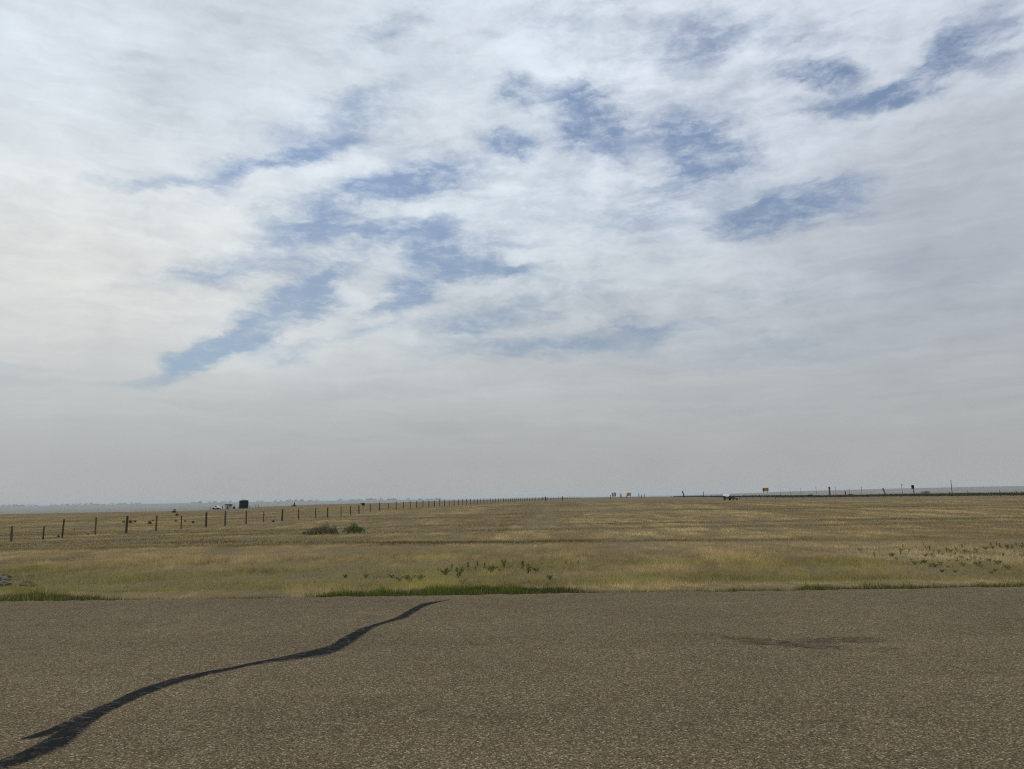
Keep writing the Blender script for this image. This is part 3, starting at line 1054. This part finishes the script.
W_TALL = weed(1, 0.30, 0.05, 2)
W_FORK = weed(2, 0.34, 0.14, 3)
W_BUSH = weed(3, 0.24, 0.20, 7)
CENTRE = [(438, 571, .55, 0), (445, 574, .9, 2), (452, 568, .6, 0), (458, 577, 1.1, 1), (468, 567, .75, 0), (476, 570, .55, 0),
          (478, 565.5, .7, 0), (484, 569, .8, 0), (491, 572, .95, 2), (500, 571, .45, 2), (504, 567, 1.0, 1), (522, 569.5, 1.1, 0), (528, 573, 1.0, 1), (536, 571, .6, 2),
          (566, 563.5, .5, 0), (571, 565.5, .45, 0), (578, 563, .45, 0),
          (392, 577, .45, 2), (410, 581, .9, 2), (399, 580.5, .6, 2), (366, 577, .5, 2), (345, 577, .5, 2), (420, 580, .7, 2), (462, 583, .6, 2), (550, 579, .6, 2)]
ORD = ['leftmost', 'second from the left', 'third from the left', 'fourth from the left', 'fifth from the left', 'sixth from the left', 'seventh from the left',
       'eighth from the left', 'ninth from the left', 'tenth from the left', 'eleventh from the left', 'twelfth from the left', 'thirteenth from the left', 'fourteenth from the left']
KIND = ['slim upright', 'forked', 'bushy']
SIDE = ['left one of the trio', 'middle one of the trio', 'right one of the trio']
first = [True] * 3
protos = [W_TALL, W_FORK, W_BUSH]
low_i = 0
LOWL = ['small low green clump', 'broad low green clump, biggest of its row', 'low green clump touching the broad one', 'isolated low green clump', 'leftmost low green clump',
        'low green clump right of the broad one', 'low green clump beneath the upright weeds', 'rightmost low green clump']
for i, (a, b, s, kd) in enumerate(CENTRE):
    p = hit(a, b + 1)
    if i < 14:
        lb = '%s green weed, %s in the row behind the green turf' % (KIND[kd], ORD[i])
        gp = 'green weeds behind the dark green turf'
    elif i < 17:
        lb = 'tiny upright green weed, %s right of the long weed row' % SIDE[i - 14]
        gp = 'tiny weeds right of the weed row'
    else:
        lb = LOWL[i - 17] + ' just above the dark green turf'
        gp = 'low green clumps above the turf'
    s2 = s * 0.82
    if first[kd]:
        first[kd] = False
        q = protos[kd]; q.location = p; q.scale = (s2,) * 3; q['label'] = lb; q['group'] = gp
    else:
        dup(protos[kd], p, rng.random() * 6, lb, s2, gp)

rr = random.Random(5)
wr = 0
while wr < 95:
    a = 890 + rr.random() * 140; b = 545.5 + rr.random() ** 1.2 * 29
    if a < 920 and rr.random() < 0.55: continue
    if b > 568 and rr.random() < 0.6: continue
    p = hit(a, b)
    up = b < 556 and rr.random() < 0.55
    q = dup(W_TALL if up else W_BUSH, p, rr.random() * 6,
            'small dark green weed among the scattered weeds on the bleached patch at the right', (0.34 + 0.4 * rr.random()) * (0.8 if up else 0.62),
            'scattered weeds on the bleached patch')
    wr += 1
for a, b, s, lb in ((875, 558.5, 0.6, 'lone upright weed left of the bleached weedy patch'), (855, 563, 0.4, 'lone low weed left of the lone upright one'),
                    (860, 551, 0.35, 'faint tiny weed farther back, left of the bleached patch'), (892, 557, 0.55, 'low weed just at the left rim of the bleached patch')):
    dup(W_TALL if s == 0.6 else W_BUSH, hit(a, b), rr.random() * 6, lb, s * 1.0, 'lone weeds left of the bleached patch')

# ------------------------------------------------------------------ rubble at the left edge
def rock(loc, s, seed, name, mat, label, cat, group, flat=0.6):
    r = random.Random(seed)
    vs = []; fs = []
    n, m_ = 9, 6
    for i in range(m_ + 1):
        ph = math.pi * i / m_
        for k in range(n):
            th = 2 * math.pi * k / n
            d = s * (0.72 + 0.5 * r.random())
            vs.append((d * math.sin(ph) * math.cos(th) * 1.2, d * math.sin(ph) * math.sin(th), d * math.cos(ph) * flat + s * 0.25))
    for i in range(m_):
        for k in range(n):
            j = (k + 1) % n
            fs.append((i * n + k, i * n + n + k, i * n + n + j, i * n + j))
    mb = MB(); mb.add(vs, fs)
    return mb.build(name, mat, loc=loc, rz=r.random() * 6, label=label, cat=cat, group=group)


rr = random.Random(12)
for i in range(46):
    a = -16 + 28 * rr.random() ** 1.3; b = 576 + rr.random() * 12
    p = hit(a, b)
    p.z += max(0, 0.16 - 0.012 * abs(a + 4)) * rr.random()
    rock(p, 0.03 + 0.075 * rr.random() ** 2, 100 + i, 'stone', MAT['stone'] if i % 4 else MAT['soil'],
         'grey stone in the small heap of rubble at the left end of the verge', 'stone', 'stones in the rubble heap')
for a, b, s, lb in ((27, 586, 0.16, 'flat dark clod of earth lying right of the rubble heap'), (4, 586, 0.12, 'dark clod of earth at the foot of the rubble heap'), (31, 587, 0.09, 'small pale clod beside the flat dark clod')):
    rock(hit(a, b), s, int(a) + 50, 'earth_clod', MAT['soil'], lb, 'earth clod', None, 0.4)

# ------------------------------------------------------------------ main wire fence
FX, FS = -36.0, 0.17
def fence_y(px):
    # depth where the straight fence line crosses picture column px
    best = None
    Y = 60.0
    for _ in range(60):
        p_ = stand(px, Y)
        Y = Y + 0.6 * (FX / ((p_[0] / Y) - FS) - Y)
    return Y


fr = thing('wire_fence', (FX + FS * 47, 47, tz(FX + FS * 47, 47)), 'long wire fence on dark wooden posts receding from the left edge over the field', 'fence')
fo = Vector(fr.location)
spec = [(11, 0.88, .075, 0, 0), (43, 0.78, .05, .02, 0), (62, 1.14, .055, .06, 0), (95, 1.17, .06, .02, 0), (126, 1.18, .085, .04, 0), (156, 1.14, .08, 0, 0), (181, 1.02, .05, 0, 0), (206, 1.22, .09, 0, 0),
        (225, 1.24, .09, 0.01, 0), (246, 1.17, .07, 0, 0), (263.5, 1.05, .06, 0, 0), (282, 1.14, .09, .03, 0), (298.5, 1.14, .06, 0, 0), (315.5, 1.12, .07, 0, 0), (327.5, 1.13, .085, .01, 0),
        (341, 1.05, .06, 0, 0), (350.5, 1.12, .07, 0, 0), (359, 1.1, .085, -.05, 0), (370.3, 1.12, .07, 0, 0), (379.5, 1.2, .08, 0, 0), (388.5, 1.05, .06, 0, 0)]
ys = [(fence_y(s[0]), s[1], s[2], s[3]) for s in spec]
ylast = ys[-1][0]
ys = [(Y, 0.95 + .2 * ((Y * 7) % 1), .06, 0.02) for Y in (29.5, 33.2, 36.8, 40.4)] + ys
rr = random.Random(3)
y_ = ylast
while len(ys) < 92:
    y_ += 3.35 * (1 + 0.06 * (rr.random() - 0.5)) if y_ < 280 else 9
    ys.append((y_, 1.14 + 0.16 * (rr.random() - 0.5), 0.062 + 0.03 * rr.random(), 0.05 * (rr.random() - 0.5)))
tops = []
for i, (Y, hgt, rad, ln) in enumerate(ys):
    X = FX + FS * Y
    z = tz(X, Y)
    b0 = Vector((X, Y, z)) - fo
    d = 0.035 * (rr.random() - 0.5)
    mb = MB()
    mb.tube([b0 - Vector((0, 0, 0.12)), b0 + Vector((ln * 0.5, d * .5, hgt * 0.5)), b0 + Vector((ln, d, hgt - 0.02)), b0 + Vector((ln, d, hgt))],
            [rad * .92, rad * .86, rad * 0.82, rad * 0.62], 9)
    o = mb.build('post', MAT['post' if (i * 7) % 5 < 3 else 'grey_post'], fr)
    if i in (4, 5): o['label'] = 'short fence post at the left edge of the view' if i == 4 else 'short thin fence post'
    if i == 6: o['label'] = 'leaning fence post'
    tops.append((b0, ln, d, hgt))
for f_ in (0.25, 0.5, 0.72, 0.92):
    pts = []
    for i, (b0, ln, d, hgt) in enumerate(tops):
        hh = f_ * 1.08 if hgt > 1.0 else f_ * hgt
        pts.append(b0 + Vector((ln * f_ - 0.07, d * f_ - 0.02, hh)))
        if i + 1 < len(tops):
            b1 = tops[i + 1][0]
            pts.append((b0 + b1) / 2 + Vector((-0.07, 0, f_ * 1.05 - 0.02)))
    mb = MB(); mb.tube(pts, 0.0045, 5); mb.build('wire', MAT['wire'], fr)
# it goes on past the left edge of the picture
# ------------------------------------------------------------------ corner posts where the fence ends
for a, Y, h_, lb in ((562.5, 240, 1.35, 'dark marker post near the far end of the long fence'), (545.5, 235, 1.3, 'thin dark marker post left of the thicker far post'), (610.5, 320, 1.6, 'dark stub post below the grey double board'), (626.3, 330, 1.5, 'dark stub post below the far yellow board'), (641.5, 330, 1.5, 'dark stub post right of the far yellow board')):
    p = stand(a, Y)
    MB().tube([(0, 0, -.1), (0.01, 0, h_ - 0.04), (0.012, 0, h_)], [0.14, 0.125, 0.09], 9).build('marker_post', MAT['post'], loc=p, label=lb, cat='post', group='marker posts on the far field')

# ------------------------------------------------------------------ dark blue tank and its neighbours on the crest
p = stand(243.7, 222); k = p[1] / F
t_ = thing('storage_tank', p, 'dark navy cylindrical tank with a shallow cone roof on the left crest', 'tank')
rad = 4.35 * k; hh = 7.6 * k
MB().rev([(rad * .98, -0.3), (rad, 0.0), (rad, hh * .33), (rad * 1.012, hh * .335), (rad * 1.012, hh * .35), (rad, hh * .355), (rad, hh * .66), (rad * 1.012, hh * .665), (rad * 1.012, hh * .68), (rad, hh * .685), (rad, hh)], 40).build('shell', MAT['navy'], t_)
MB().rev([(rad * 1.03, hh - 0.04), (rad * 1.03, hh + 0.02), (rad * .4, hh + 0.24), (0.0, hh + 0.28)], 40).build('roof', MAT['navy_roof'], t_)
MB().rev([(.26, hh + .14), (.26, hh + .30), (.2, hh + .33), (0, hh + .33)], 18).build('hatch', MAT['navy_roof'], t_)
lad = MB()
for s in (-.2, .2): lad.tube([(s + .5, -rad - .1, 0.1), (s + .5, -rad - .1, hh + .1)], .02, 6)
for q in range(8): lad.tube([(.3, -rad - .1, .2 + q * .28), (.7, -rad - .1, .2 + q * .28)], .014, 5)
lad.build('ladder', MAT['darkgrey'], t_)
MB().tube([(-rad * .7, -rad * .75, .35), (-rad * .75, -rad * 1.3, .35), (-rad * .75, -rad * 1.3, -.1)], .06, 8).build('outlet_pipe', MAT['darkgrey'], t_)

p = stand(228.5, 216); k = p[1] / F
t_ = thing('equipment_shed', p, 'small pale shed with a grey flat roof left of the dark blue tank', 'shed', rz=0.25)
wx, wy, hz = 6.6 * k, 1.6, 4.8 * k
MB().box((0, 0, hz * .46 - .1), (wx, wy, hz * .92 + .2)).build('wall', MAT['offwhite'], t_)
MB().box((0.0, 0, hz * .97), (wx * 1.06, wy * 1.15, hz * .16)).build('roof', MAT['greypaint'], t_)
MB().box((wx * .28, -wy / 2 - .01, hz * .68), (wx * .30, .04, hz * .3)).build('window', MAT['glass'], t_)
MB().box((-wx * .08, -wy / 2 - .01, hz * .40), (wx * .22, .05, hz * .72)).build('door', MAT['greypaint'], t_)
MB().box((-wx * .05, -wy / 2 - .25, hz * .05), (wx * .5, .45, .14)).build('step', MAT['rust'], t_)

# white pickup left of the shed
p = stand(216.5, 240); k = p[1] / F
t_ = thing('pickup_truck', p, 'small white pickup truck parked on the crest left of the pale shed', 'pickup truck')
L = 6.4 * k
prof = [(-.5, .22), (-.5, .42), (-.12, .44), (-.10, .60), (-.02, .72), (.14, .72), (.24, .50), (.47, .44), (.5, .36), (.5, .22)]
MB().prism([(x * L, z * 1.7 / 0.72 * 0.72) for x, z in prof], -.85, .85).build('body', MAT['white'], t_)
MB().prism([(-.085 * L, .78), (-.012 * L, 1.14), (.125 * L, 1.14), (.19 * L, .84)], -.865, .865).build('window', MAT['glass'], t_)
for sx in (-.31, .31):
    for sy in (-.8, .8):
        MB().tube([(sx * L, sy - .11, .3), (sx * L, sy + .11, .3)], .32, 16).build('wheel', MAT['rubber'], t_)

p = stand(234.0, 220)
t_ = thing('valve_unit', p, 'dark low valve unit between the pale shed and the dark blue tank', 'valve unit')
MB().box((0, 0, .32), (.55, .45, .64)).build('housing', MAT['darkgrey'], t_)
MB().tube([(0, 0, .6), (0, 0, .92)], .07, 10).build('riser', MAT['rust'], t_)
MB().tube([(-.16, 0, .9), (.16, 0, .9)], .05, 10).build('hand_wheel', MAT['rust'], t_)
p = stand(222.4, 214)
MB().tube([(0, 0, -.1), (0.02, 0, .95), (.02, 0, 1.0)], [.09, .085, .05], 8).build('marker_post', MAT['post'], loc=p, label='short dark post just left of the pale shed', cat='post', group='marker posts on the crest')
for a, Y, h_, lb in ((210.5, 230, .75, 'faint grey stub post left of the white pickup'), (249.6, 240, .7, 'faint stub right beside the dark blue tank'), (255.8, 245, .95, 'left one of two faint thin posts right of the dark blue tank'), (258.3, 245, .95, 'right one of two faint thin posts right of the dark blue tank')):
    p = stand(a, Y)
    MB().tube([(0, 0, -.1), (0, 0, h_ * .96), (0, 0, h_)], [.1, .09, .06], 8).build('marker_post', MAT['greypaint'], loc=p, label=lb, cat='post', group='marker posts on the crest')


def wellhead(px, Y, k_, label):
    p = stand(px, Y)
    r = thing('wellhead', p, label, 'wellhead', 'wellheads on the crest')
    MB().box((0, 0, .18), (1.1 * k_, .8, .36)).build('base_block', MAT['rust'], r)
    MB().tube([(0.05, 0, .3), (0.12, 0, .85 * k_), (.12, 0, 1.0 * k_)], [.22, .17, .1], 10).build('stem', MAT['darkgrey'], r)
    MB().tube([(0.12, 0, .9 * k_), (.15, 0, 1.3 * k_)], [.05, .03], 8).build('gauge_pipe', MAT['darkgrey'], r)
    MB().tube([(-.2, 0, .62), (.42, 0, .62)], .06, 8).build('cross_pipe', MAT['rust'], r)
    return r


wellhead(294, 225, 1.05, 'dark rusty wellhead on the crest right of the dark blue tank')
wellhead(174, 168, .6, 'small dark wellhead on the crest left of the white pickup')

# utility box beside the fence
p = stand(362.8, 104)
t_ = thing('utility_box', p, 'black utility box on a thin post beside the long fence', 'utility box')
MB().tube([(0.06, 0, -.1), (.06, 0, .9)], .03, 8).build('leg', MAT['greypaint'], t_)
MB().box((0.05, 0, 1.02), (.38, .25, .32)).build('housing', MAT['black'], t_)
MB().box((-.23, 0, 1.12), (.18, .16, .10)).build('bracket', MAT['darkgrey'], t_)

# ------------------------------------------------------------------ signs and posts on the far field
def board(px, Y, w, h, bottom, mat, legmat, label, cat='sign', dark=True, group=None, gap=0.34, name='sign_board'):
    p = stand(px, Y)
    r = thing(name, p, label, cat, group)
    MB().box((0, 0, bottom + h / 2), (w, .12, h)).build('panel', mat, r)
    MB().box((0, 0.0, bottom + h + .03), (w * 1.02, .16, .06)).build('top_rail', MAT['darkgrey'], r)
    for s in (-1, 1):
        MB().tube([(s * w * gap, 0.09, -.15), (s * w * gap, 0.09, bottom + h * .8)], .085, 8).build('leg', legmat, r)
    if dark:
        MB().box((-w * .34, -.075, bottom + h * .45), (w * .26, .03, h * .8)).build('dark_panel', MAT['rust'], r)
        MB().box((w * .42, -.075, bottom + h * .5), (w * .12, .03, h * .9)).build('dark_panel', MAT['rust'], r)
    return r


Y = 285; k = Y / F
p = stand(766, Y)
zt = at_depth(766, 488.0, Y)[2]; zb = at_depth(766, 491.4, Y)[2]
board(766, Y, 5.8 * k, zt - zb, zb - p[2], MAT['yellow'], MAT['offwhite'], 'orange yellow sign board on two pale legs above the dark bank')
Y = 420; k = Y / F
p = stand(629, Y); zt = at_depth(629, 492.8, Y)[2]; zb = at_depth(629, 495.8, Y)[2]
board(629, Y, 4.0 * k, zt - zb, zb - p[2], MAT['yellow'], MAT['greypaint'], 'small faded yellow board far off, right of the grey double board', dark=False)
p = stand(614, Y); zt = at_depth(614, 492.6, Y)[2]; zb = at_depth(614, 496.2, Y)[2]
r_ = thing('sign_board', p, 'pair of grey upright panels on the horizon left of the faded yellow board', 'sign')
for s in (-1, 1):
    MB().box((s * 1.15 * k, 0, (zt + zb) / 2 - p[2]), (1.6 * k, .15, zt - zb)).build('panel', MAT['greypaint'], r_)
    MB().tube([(s * 1.15 * k, .1, -.2), (s * 1.15 * k, .1, zt - p[2] - .2)], .07, 8).build('leg', MAT['darkgrey'], r_)
MB().tube([(-1.9 * k, .1, zb - p[2] - .1), (1.9 * k, .1, zb - p[2] - .1)], .06, 8).build('cross_bar', MAT['darkgrey'], r_)


def marker(px, Y, ytop, rad, label, mat='darkgrey', lean=0.0, cap=None, group='thin posts along the far bank'):
    p = stand(px, Y)
    h = at_depth(px, ytop, Y)[2] - p[2]
    mb = MB().tube([(0, 0, -.2), (-lean * .5, 0, h * .5), (-lean, 0, h * .97), (-lean, 0, h)], [rad * 1.1, rad, rad, rad * .6], 9)
    if cap:
        r = thing('marker_post', p, label, 'post', group)
        mb.build('post', MAT[mat], r)
        MB().box((-lean, -.02, h - cap[1] / 2), (cap[0], .14, cap[1])).build('head', MAT[cap[2]], r)
        return r
    return mb.build('marker_post', MAT[mat], loc=p, label=label, cat='post', group=group)


marker(621, 420, 493.6, .35, 'grey stubby post between the grey panels and the faded yellow board', 'greypaint')
marker(639, 420, 493.4, .22, 'left one of two small posts right of the faded yellow board', 'greypaint')
marker(644.5, 420, 493.8, .16, 'right one of two small posts right of the faded yellow board', 'greypaint')
marker(684.5, 330, 491.0, .26, 'stout grey post leaning left, near the middle of the horizon', 'darkgrey', .75)
marker(703.6, 330, 491.6, .13, 'thin grey post left of the white tank trailer')
marker(830, 240, 486.8, .23, 'thick grey post rising above the dark bank', 'darkgrey', 0.0, (.55, .6, 'darkgrey'))
marker(845.6, 250, 491.2, .18, 'short grey post between the thick post and the yellow marker')
marker(849.7, 245, 489.0, .10, 'slim pale yellow marker post on the dark bank', 'yellow')
marker(886, 235, 488.0, .22, 'grey post leaning left on the dark bank', 'greypaint', .75)
for a, yt, lb in ((950.2, 491, 'short post left of the nearest utility pole'), (967.5, 490.5, 'short post right of the nearest utility pole'),
                  (1000, 490, 'short faint post well right of the nearest utility pole'), (1016.5, 490.5, 'short faint post by the right edge of the view')):
    marker(a, 215, yt, .09, lb, 'greypaint')

# dark signal head
Y = 222; k = Y / F
p = stand(914.2, Y); zt = at_depth(914, 485.0, Y)[2] - p[2]; zb = at_depth(914, 488.8, Y)[2] - p[2]
t_ = thing('signal_post', p, 'black signal head on a thin post above the dark bank', 'signal')
MB().tube([(0, 0, -.2), (-.05, 0, zt * .5), (-.16, 0, zb + .2)], [.12, .11, .10], 10).build('post', MAT['darkgrey'], t_)
MB().box((-.2, 0, (zt + zb) / 2), (2.7 * k, .35, zt - zb), ch=.12).build('head', MAT['black'], t_)
MB().tube([(-.2, -.15, zb + .75), (-.2, -.32, zb + .75)], [.2, .22], 14).build('visor', MAT['black'], t_)

# ------------------------------------------------------------------ white tank trailer
Y = 182; k = Y / F
p = stand(726.7, Y)
t_ = thing('tank_trailer', p, 'white rounded tank on a dark wheeled trailer parked out on the field', 'tank trailer')
zt = at_depth(727, 494.3, Y)[2] - p[2]
hw = 3.2 * k
rt = .42
MB().tube([(-hw * .95, 0, zt - rt), (-hw * .90, 0, zt - rt), (-hw * .80, 0, zt - rt), (hw * .80, 0, zt - rt), (hw * .90, 0, zt - rt), (hw * .95, 0, zt - rt)], [rt * .55, rt * .85, rt, rt, rt * .85, rt * .55], 28).build('tank', MAT['white'], t_, smooth=True)
MB().tube([(0, 0, zt - .05), (0, 0, zt + .1)], .16, 12).build('lid', MAT['offwhite'], t_)
MB().box((0, 0, zt - .80), (hw * 1.7, 1.8, .14)).build('chassis', MAT['darkgrey'], t_)
MB().box((0, -.85, zt - .98), (hw * .7, .1, .30)).build('panel', MAT['greypaint'], t_)
for s in (-1, 1):
    w_ = MB().tube([(s * hw * .80 - .17, -.5, .36), (s * hw * .80 + .17, -.5, .36)], .38, 18).build('wheel', MAT['rubber'], t_)
    MB().tube([(s * hw * .80 - .19, -.5, .36), (s * hw * .80 + .19, -.5, .36)], .16, 12).build('hub', MAT['greypaint'], w_)
    MB().box((s * hw * .86, -.4, zt - .55), (.22, 1.1, .45)).build('mudguard', MAT['black'], t_)
p = stand(734, Y + 3)
t_ = thing('flat_trailer', p, 'low dark brown flat trailer standing right of the white tank trailer', 'trailer')
MB().box((0, 0, .42), (5.0 * k, 2.2, .16)).build('deck', MAT['rust'], t_)
MB().box((0, .9, .64), (5.0 * k, .08, .30)).build('side_board', MAT['rust'], t_)
MB().tube([(-2.4 * k, 0, .36), (-3.6 * k, 0, .3)], .05, 8).build('hitch', MAT['darkgrey'], t_)
for s in (-.45, .45):
    MB().tube([(s - .1, -1.0, .22), (s + .1, -1.0, .22)], .24, 14).build('wheel', MAT['rubber'], t_)

# ------------------------------------------------------------------ short fence before the dark bank
pos = []
for a in (739.5, 746.2, 753, 760.3, 768, 775.5, 784, 793, 803, 814, 826, 839, 853, 868, 884, 901, 919, 938, 958, 979, 1001, 1024, 1048):
    # line from (52,185) out to the right, in front of the bank
    Y = np.interp(a, [739, 830, 1048], [206, 196, 172])
    pos.append(stand(a, float(Y)))
f2 = thing('wire_fence', pos[0], 'low far wire fence on short posts in front of the dark bank', 'fence')
rr = random.Random(8)
for i, p in enumerate(pos):
    b0 = p - pos[0]; h_ = 0.72 + .22 * rr.random() if i > 1 else 0.95
    MB().tube([b0 - Vector((0, 0, .1)), b0 + Vector((0, 0, h_ - .03)), b0 + Vector((0, 0, h_))], [.06, .055, .04], 8).build('post', MAT['post'] if i < 2 else MAT['pole'], f2)
for f_ in (.3, .65):
    pts = [p - pos[0] + Vector((0, -.07, f_)) for p in pos]
    MB().tube(pts, .003, 5).build('wire', MAT['wire'], f2)

# ------------------------------------------------------------------ utility poles
PO = [(952.6, 480.3), (902.7, 484.0), (862.2, 486.6), (836.2, 486.8), (816.5, 487.0), (801, 488.0), (790.4, 488.6), (780.6, 489.2)]
UL = ['nearest and tallest utility pole with a crossarm', 'second nearest utility pole, left of the black signal head', 'third utility pole from the right, between yellow marker and leaning post',
      'fourth utility pole from the right, beside the thick grey post', 'fifth utility pole from the right, thin and hazy', 'sixth utility pole from the right, faint in haze',
      'seventh utility pole from the right, fainter in haze', 'farthest and faintest utility pole of the row']
for i, (a, yt) in enumerate(PO):
    Y = 149000.0 / (a - 690)
    p = stand(a, Y)
    h = at_depth(a, yt, Y)[2] - p[2]
    t_ = thing('utility_pole', p, UL[i], 'utility pole', 'utility poles beyond the bank')
    MB().tube([(0, 0, -.5), (0, 0, h * .5), (0, 0, h)], [.26, .22, .17], 10).build('pole', MAT['pole'], t_)
    MB().box((0, -.2, h - .55), (2.6, .16, .2), rz=.5).build('crossarm', MAT['pole'], t_)
    for s in (-1.1, 0.45, 1.1):
        x_ = s * math.cos(.5); y2 = s * math.sin(.5) - .2
        MB().tube([(x_, y2, h - .46), (x_, y2, h - .2)], [.06, .04], 8).build('insulator', MAT['greypaint'], t_)

# hazy low building behind the bank
p = stand(925.5, 900); k = 900 / F
t_ = thing('farm_shed', p, 'low hazy grey farm shed beyond the bank, right of the black signal head', 'shed')
zt = at_depth(925, 491.0, 900)[2] - p[2]
MB().box((0, 0, zt * .4), (6.5 * k, 6, zt * .8 + .4)).build('wall', MAT['greypaint'], t_)
MB().prism([(-3.4 * k, zt * .79), (3.4 * k, zt * .79), (3.1 * k, zt * .84), (0, zt), (-3.1 * k, zt * .84)], -3.2, 3.2).build('roof', MAT['greypaint'], t_)
MB().box((-1.2 * k, -3.03, zt * .3), (1.8 * k, .1, zt * .55)).build('door', MAT['darkgrey'], t_)

# ------------------------------------------------------------------ dark scrub on the bank
def build_scrub():
    V_ = []; C_ = []
    r = np.random.default_rng(77)
    segs = list(zip(BERM[:-1], BERM[1:]))
    N = 75000
    lens = np.array([math.hypot(b[0] - a[0], b[1] - a[1]) for a, b in segs])
    pk = r.choice(len(segs), N, p=lens / lens.sum())
    A = np.array([s[0] for s in segs])[pk]; B = np.array([s[1] for s in segs])[pk]
    t = r.random(N)[:, None]
    Q = A + (B - A) * t + r.normal(size=(N, 2)) * 2.3
    px = px_of(Q[:, 0], Q[:, 1])
    s_along = Q[:, 0] * 0.3 + Q[:, 1] * 0.2
    dens = fbm(s_along, s_along * 0 + 2, 3, 14)
    keep = r.random(N) < sstep(640, 860, px) * (0.55 + 0.6 * dens)
    Q = Q[keep]; n = len(Q); dens = dens[keep]
    hgt = 0.16 + 0.55 * np.clip(dens - 0.25, 0, 1)
    Z = terrain(Q[:, 0], Q[:, 1]) + r.random(n) * hgt
    P = np.stack([Q[:, 0], Q[:, 1], Z], -1)
    V, C = leaf_cloud(n, lambda r_, n_: P, 0.62, (0.045, 0.043, 0.020), (0.092, 0.080, 0.042), 0.8, 5)
    tri_object('scrub', V, C, MAT['leaf'], label='dark green brown scrub growing along the low bank at the right', kind='stuff')


build_scrub()
for a, Y, s, lb in ((810.5, 255, 1.7, 'dark round bush standing out of the scrub right of the yellow sign'), (850.5, 238, 1.4, 'dark bush at the foot of the yellow marker post')):
    p = stand(a, Y)
    shrub('bank_bush', p, [(0, 0, .55 * s, .5 * s), (.3 * s, 0, .4 * s, .4 * s), (-.35 * s, 0.1, .35 * s, .34 * s)], lb, 'bush', (0.025, 0.027, 0.013), (0.06, 0.058, 0.03), 700, .2, int(a))


# ------------------------------------------------------------------ far trees and town edge on the left rise
def build_far_woods():
    r = np.random.default_rng(99)
    V_ = []; C_ = []
    for i in range(230):
        px = -120 + r.random() * 560
        Y = 6900 + r.random() * 500
        cl_ = float(fbm(np.array([px / 22.0]), np.array([3.0]), 3, 88)[0])
        if r.random() > 0.25 + 1.4 * (cl_ - 0.35): continue
        p = stand(px, Y)
        rad = 9 + 14 * r.random(); hgt = 7 + 11 * r.random() * (0.6 + cl_)
        P0 = np.array([p[0], p[1], p[2]])
        def pos(r_, n_, rad=rad, hgt=hgt, P0=P0):
            th = r_.random(n_) * 6.283; q = np.sqrt(r_.random(n_)); z = np.sqrt(1 - q * q) * r_.random(n_) ** .6
            return P0 + np.stack([rad * q * np.cos(th), rad * q * np.sin(th), hgt * z], -1)
        V, C = leaf_cloud(90, pos, 6.5, (0.035, 0.045, 0.02), (0.07, 0.08, 0.04), .5, 300 + i)
        V_.append(V); C_.append(C)
    tri_object('far_woods', np.concatenate(V_), np.concatenate(C_), MAT['leaf'], label='faint blue line of distant trees on the left horizon', kind='stuff')


build_far_woods()

# ------------------------------------------------------------------ haze
def build_haze():
    S = 47000; z0, z1 = -60.0, 27.0
    m = bpy.data.materials.new('smoky_haze'); m.use_nodes = True
    t = NT(m.node_tree); t.n.clear()
    o_ = t.node('ShaderNodeOutputMaterial')
    v = t.node('ShaderNodeVolumePrincipled')
    v.inputs['Color'].default_value = (0.82, 0.90, 0.955, 1)
    v.inputs['Density'].default_value = 0.0001
    v.inputs['Anisotropy'].default_value = 0.0
    t.l.new(v.outputs[0], o_.inputs['Volume'])
    me = bpy.data.meshes.new('haze')
    vs = [(x, y, z) for z in (z0, z1) for x, y in ((-S, -S), (S, -S), (S, S), (-S, S))]
    me.from_pydata(vs, [], [(3, 2, 1, 0), (4, 5, 6, 7), (0, 1, 5, 4), (1, 2, 6, 5), (2, 3, 7, 6), (3, 0, 4, 7)])
    me.materials.append(m)
    o = bpy.data.objects.new('haze', me); COL.objects.link(o)
    tag(o, 'thin smoky haze over the whole plain', kind='stuff')


build_haze()

# ------------------------------------------------------------------ render settings
scene.render.engine = 'CYCLES'
c = scene.cycles
c.max_bounces = 6; c.diffuse_bounces = 3; c.glossy_bounces = 2; c.transmission_bounces = 2; c.volume_bounces = 1
c.transparent_max_bounces = 4
c.use_denoising = False
scene.cycles.filter_width = 1.1
c.denoiser = 'OPENIMAGEDENOISE'
c.denoising_input_passes = 'RGB_ALBEDO_NORMAL'
c.volume_step_rate = 5
scene.view_settings.view_transform = 'Standard'
scene.view_settings.look = 'None'
scene.view_settings.exposure = 0.0
scene.view_settings.gamma = 1.0
scene.view_settings.use_curve_mapping = False
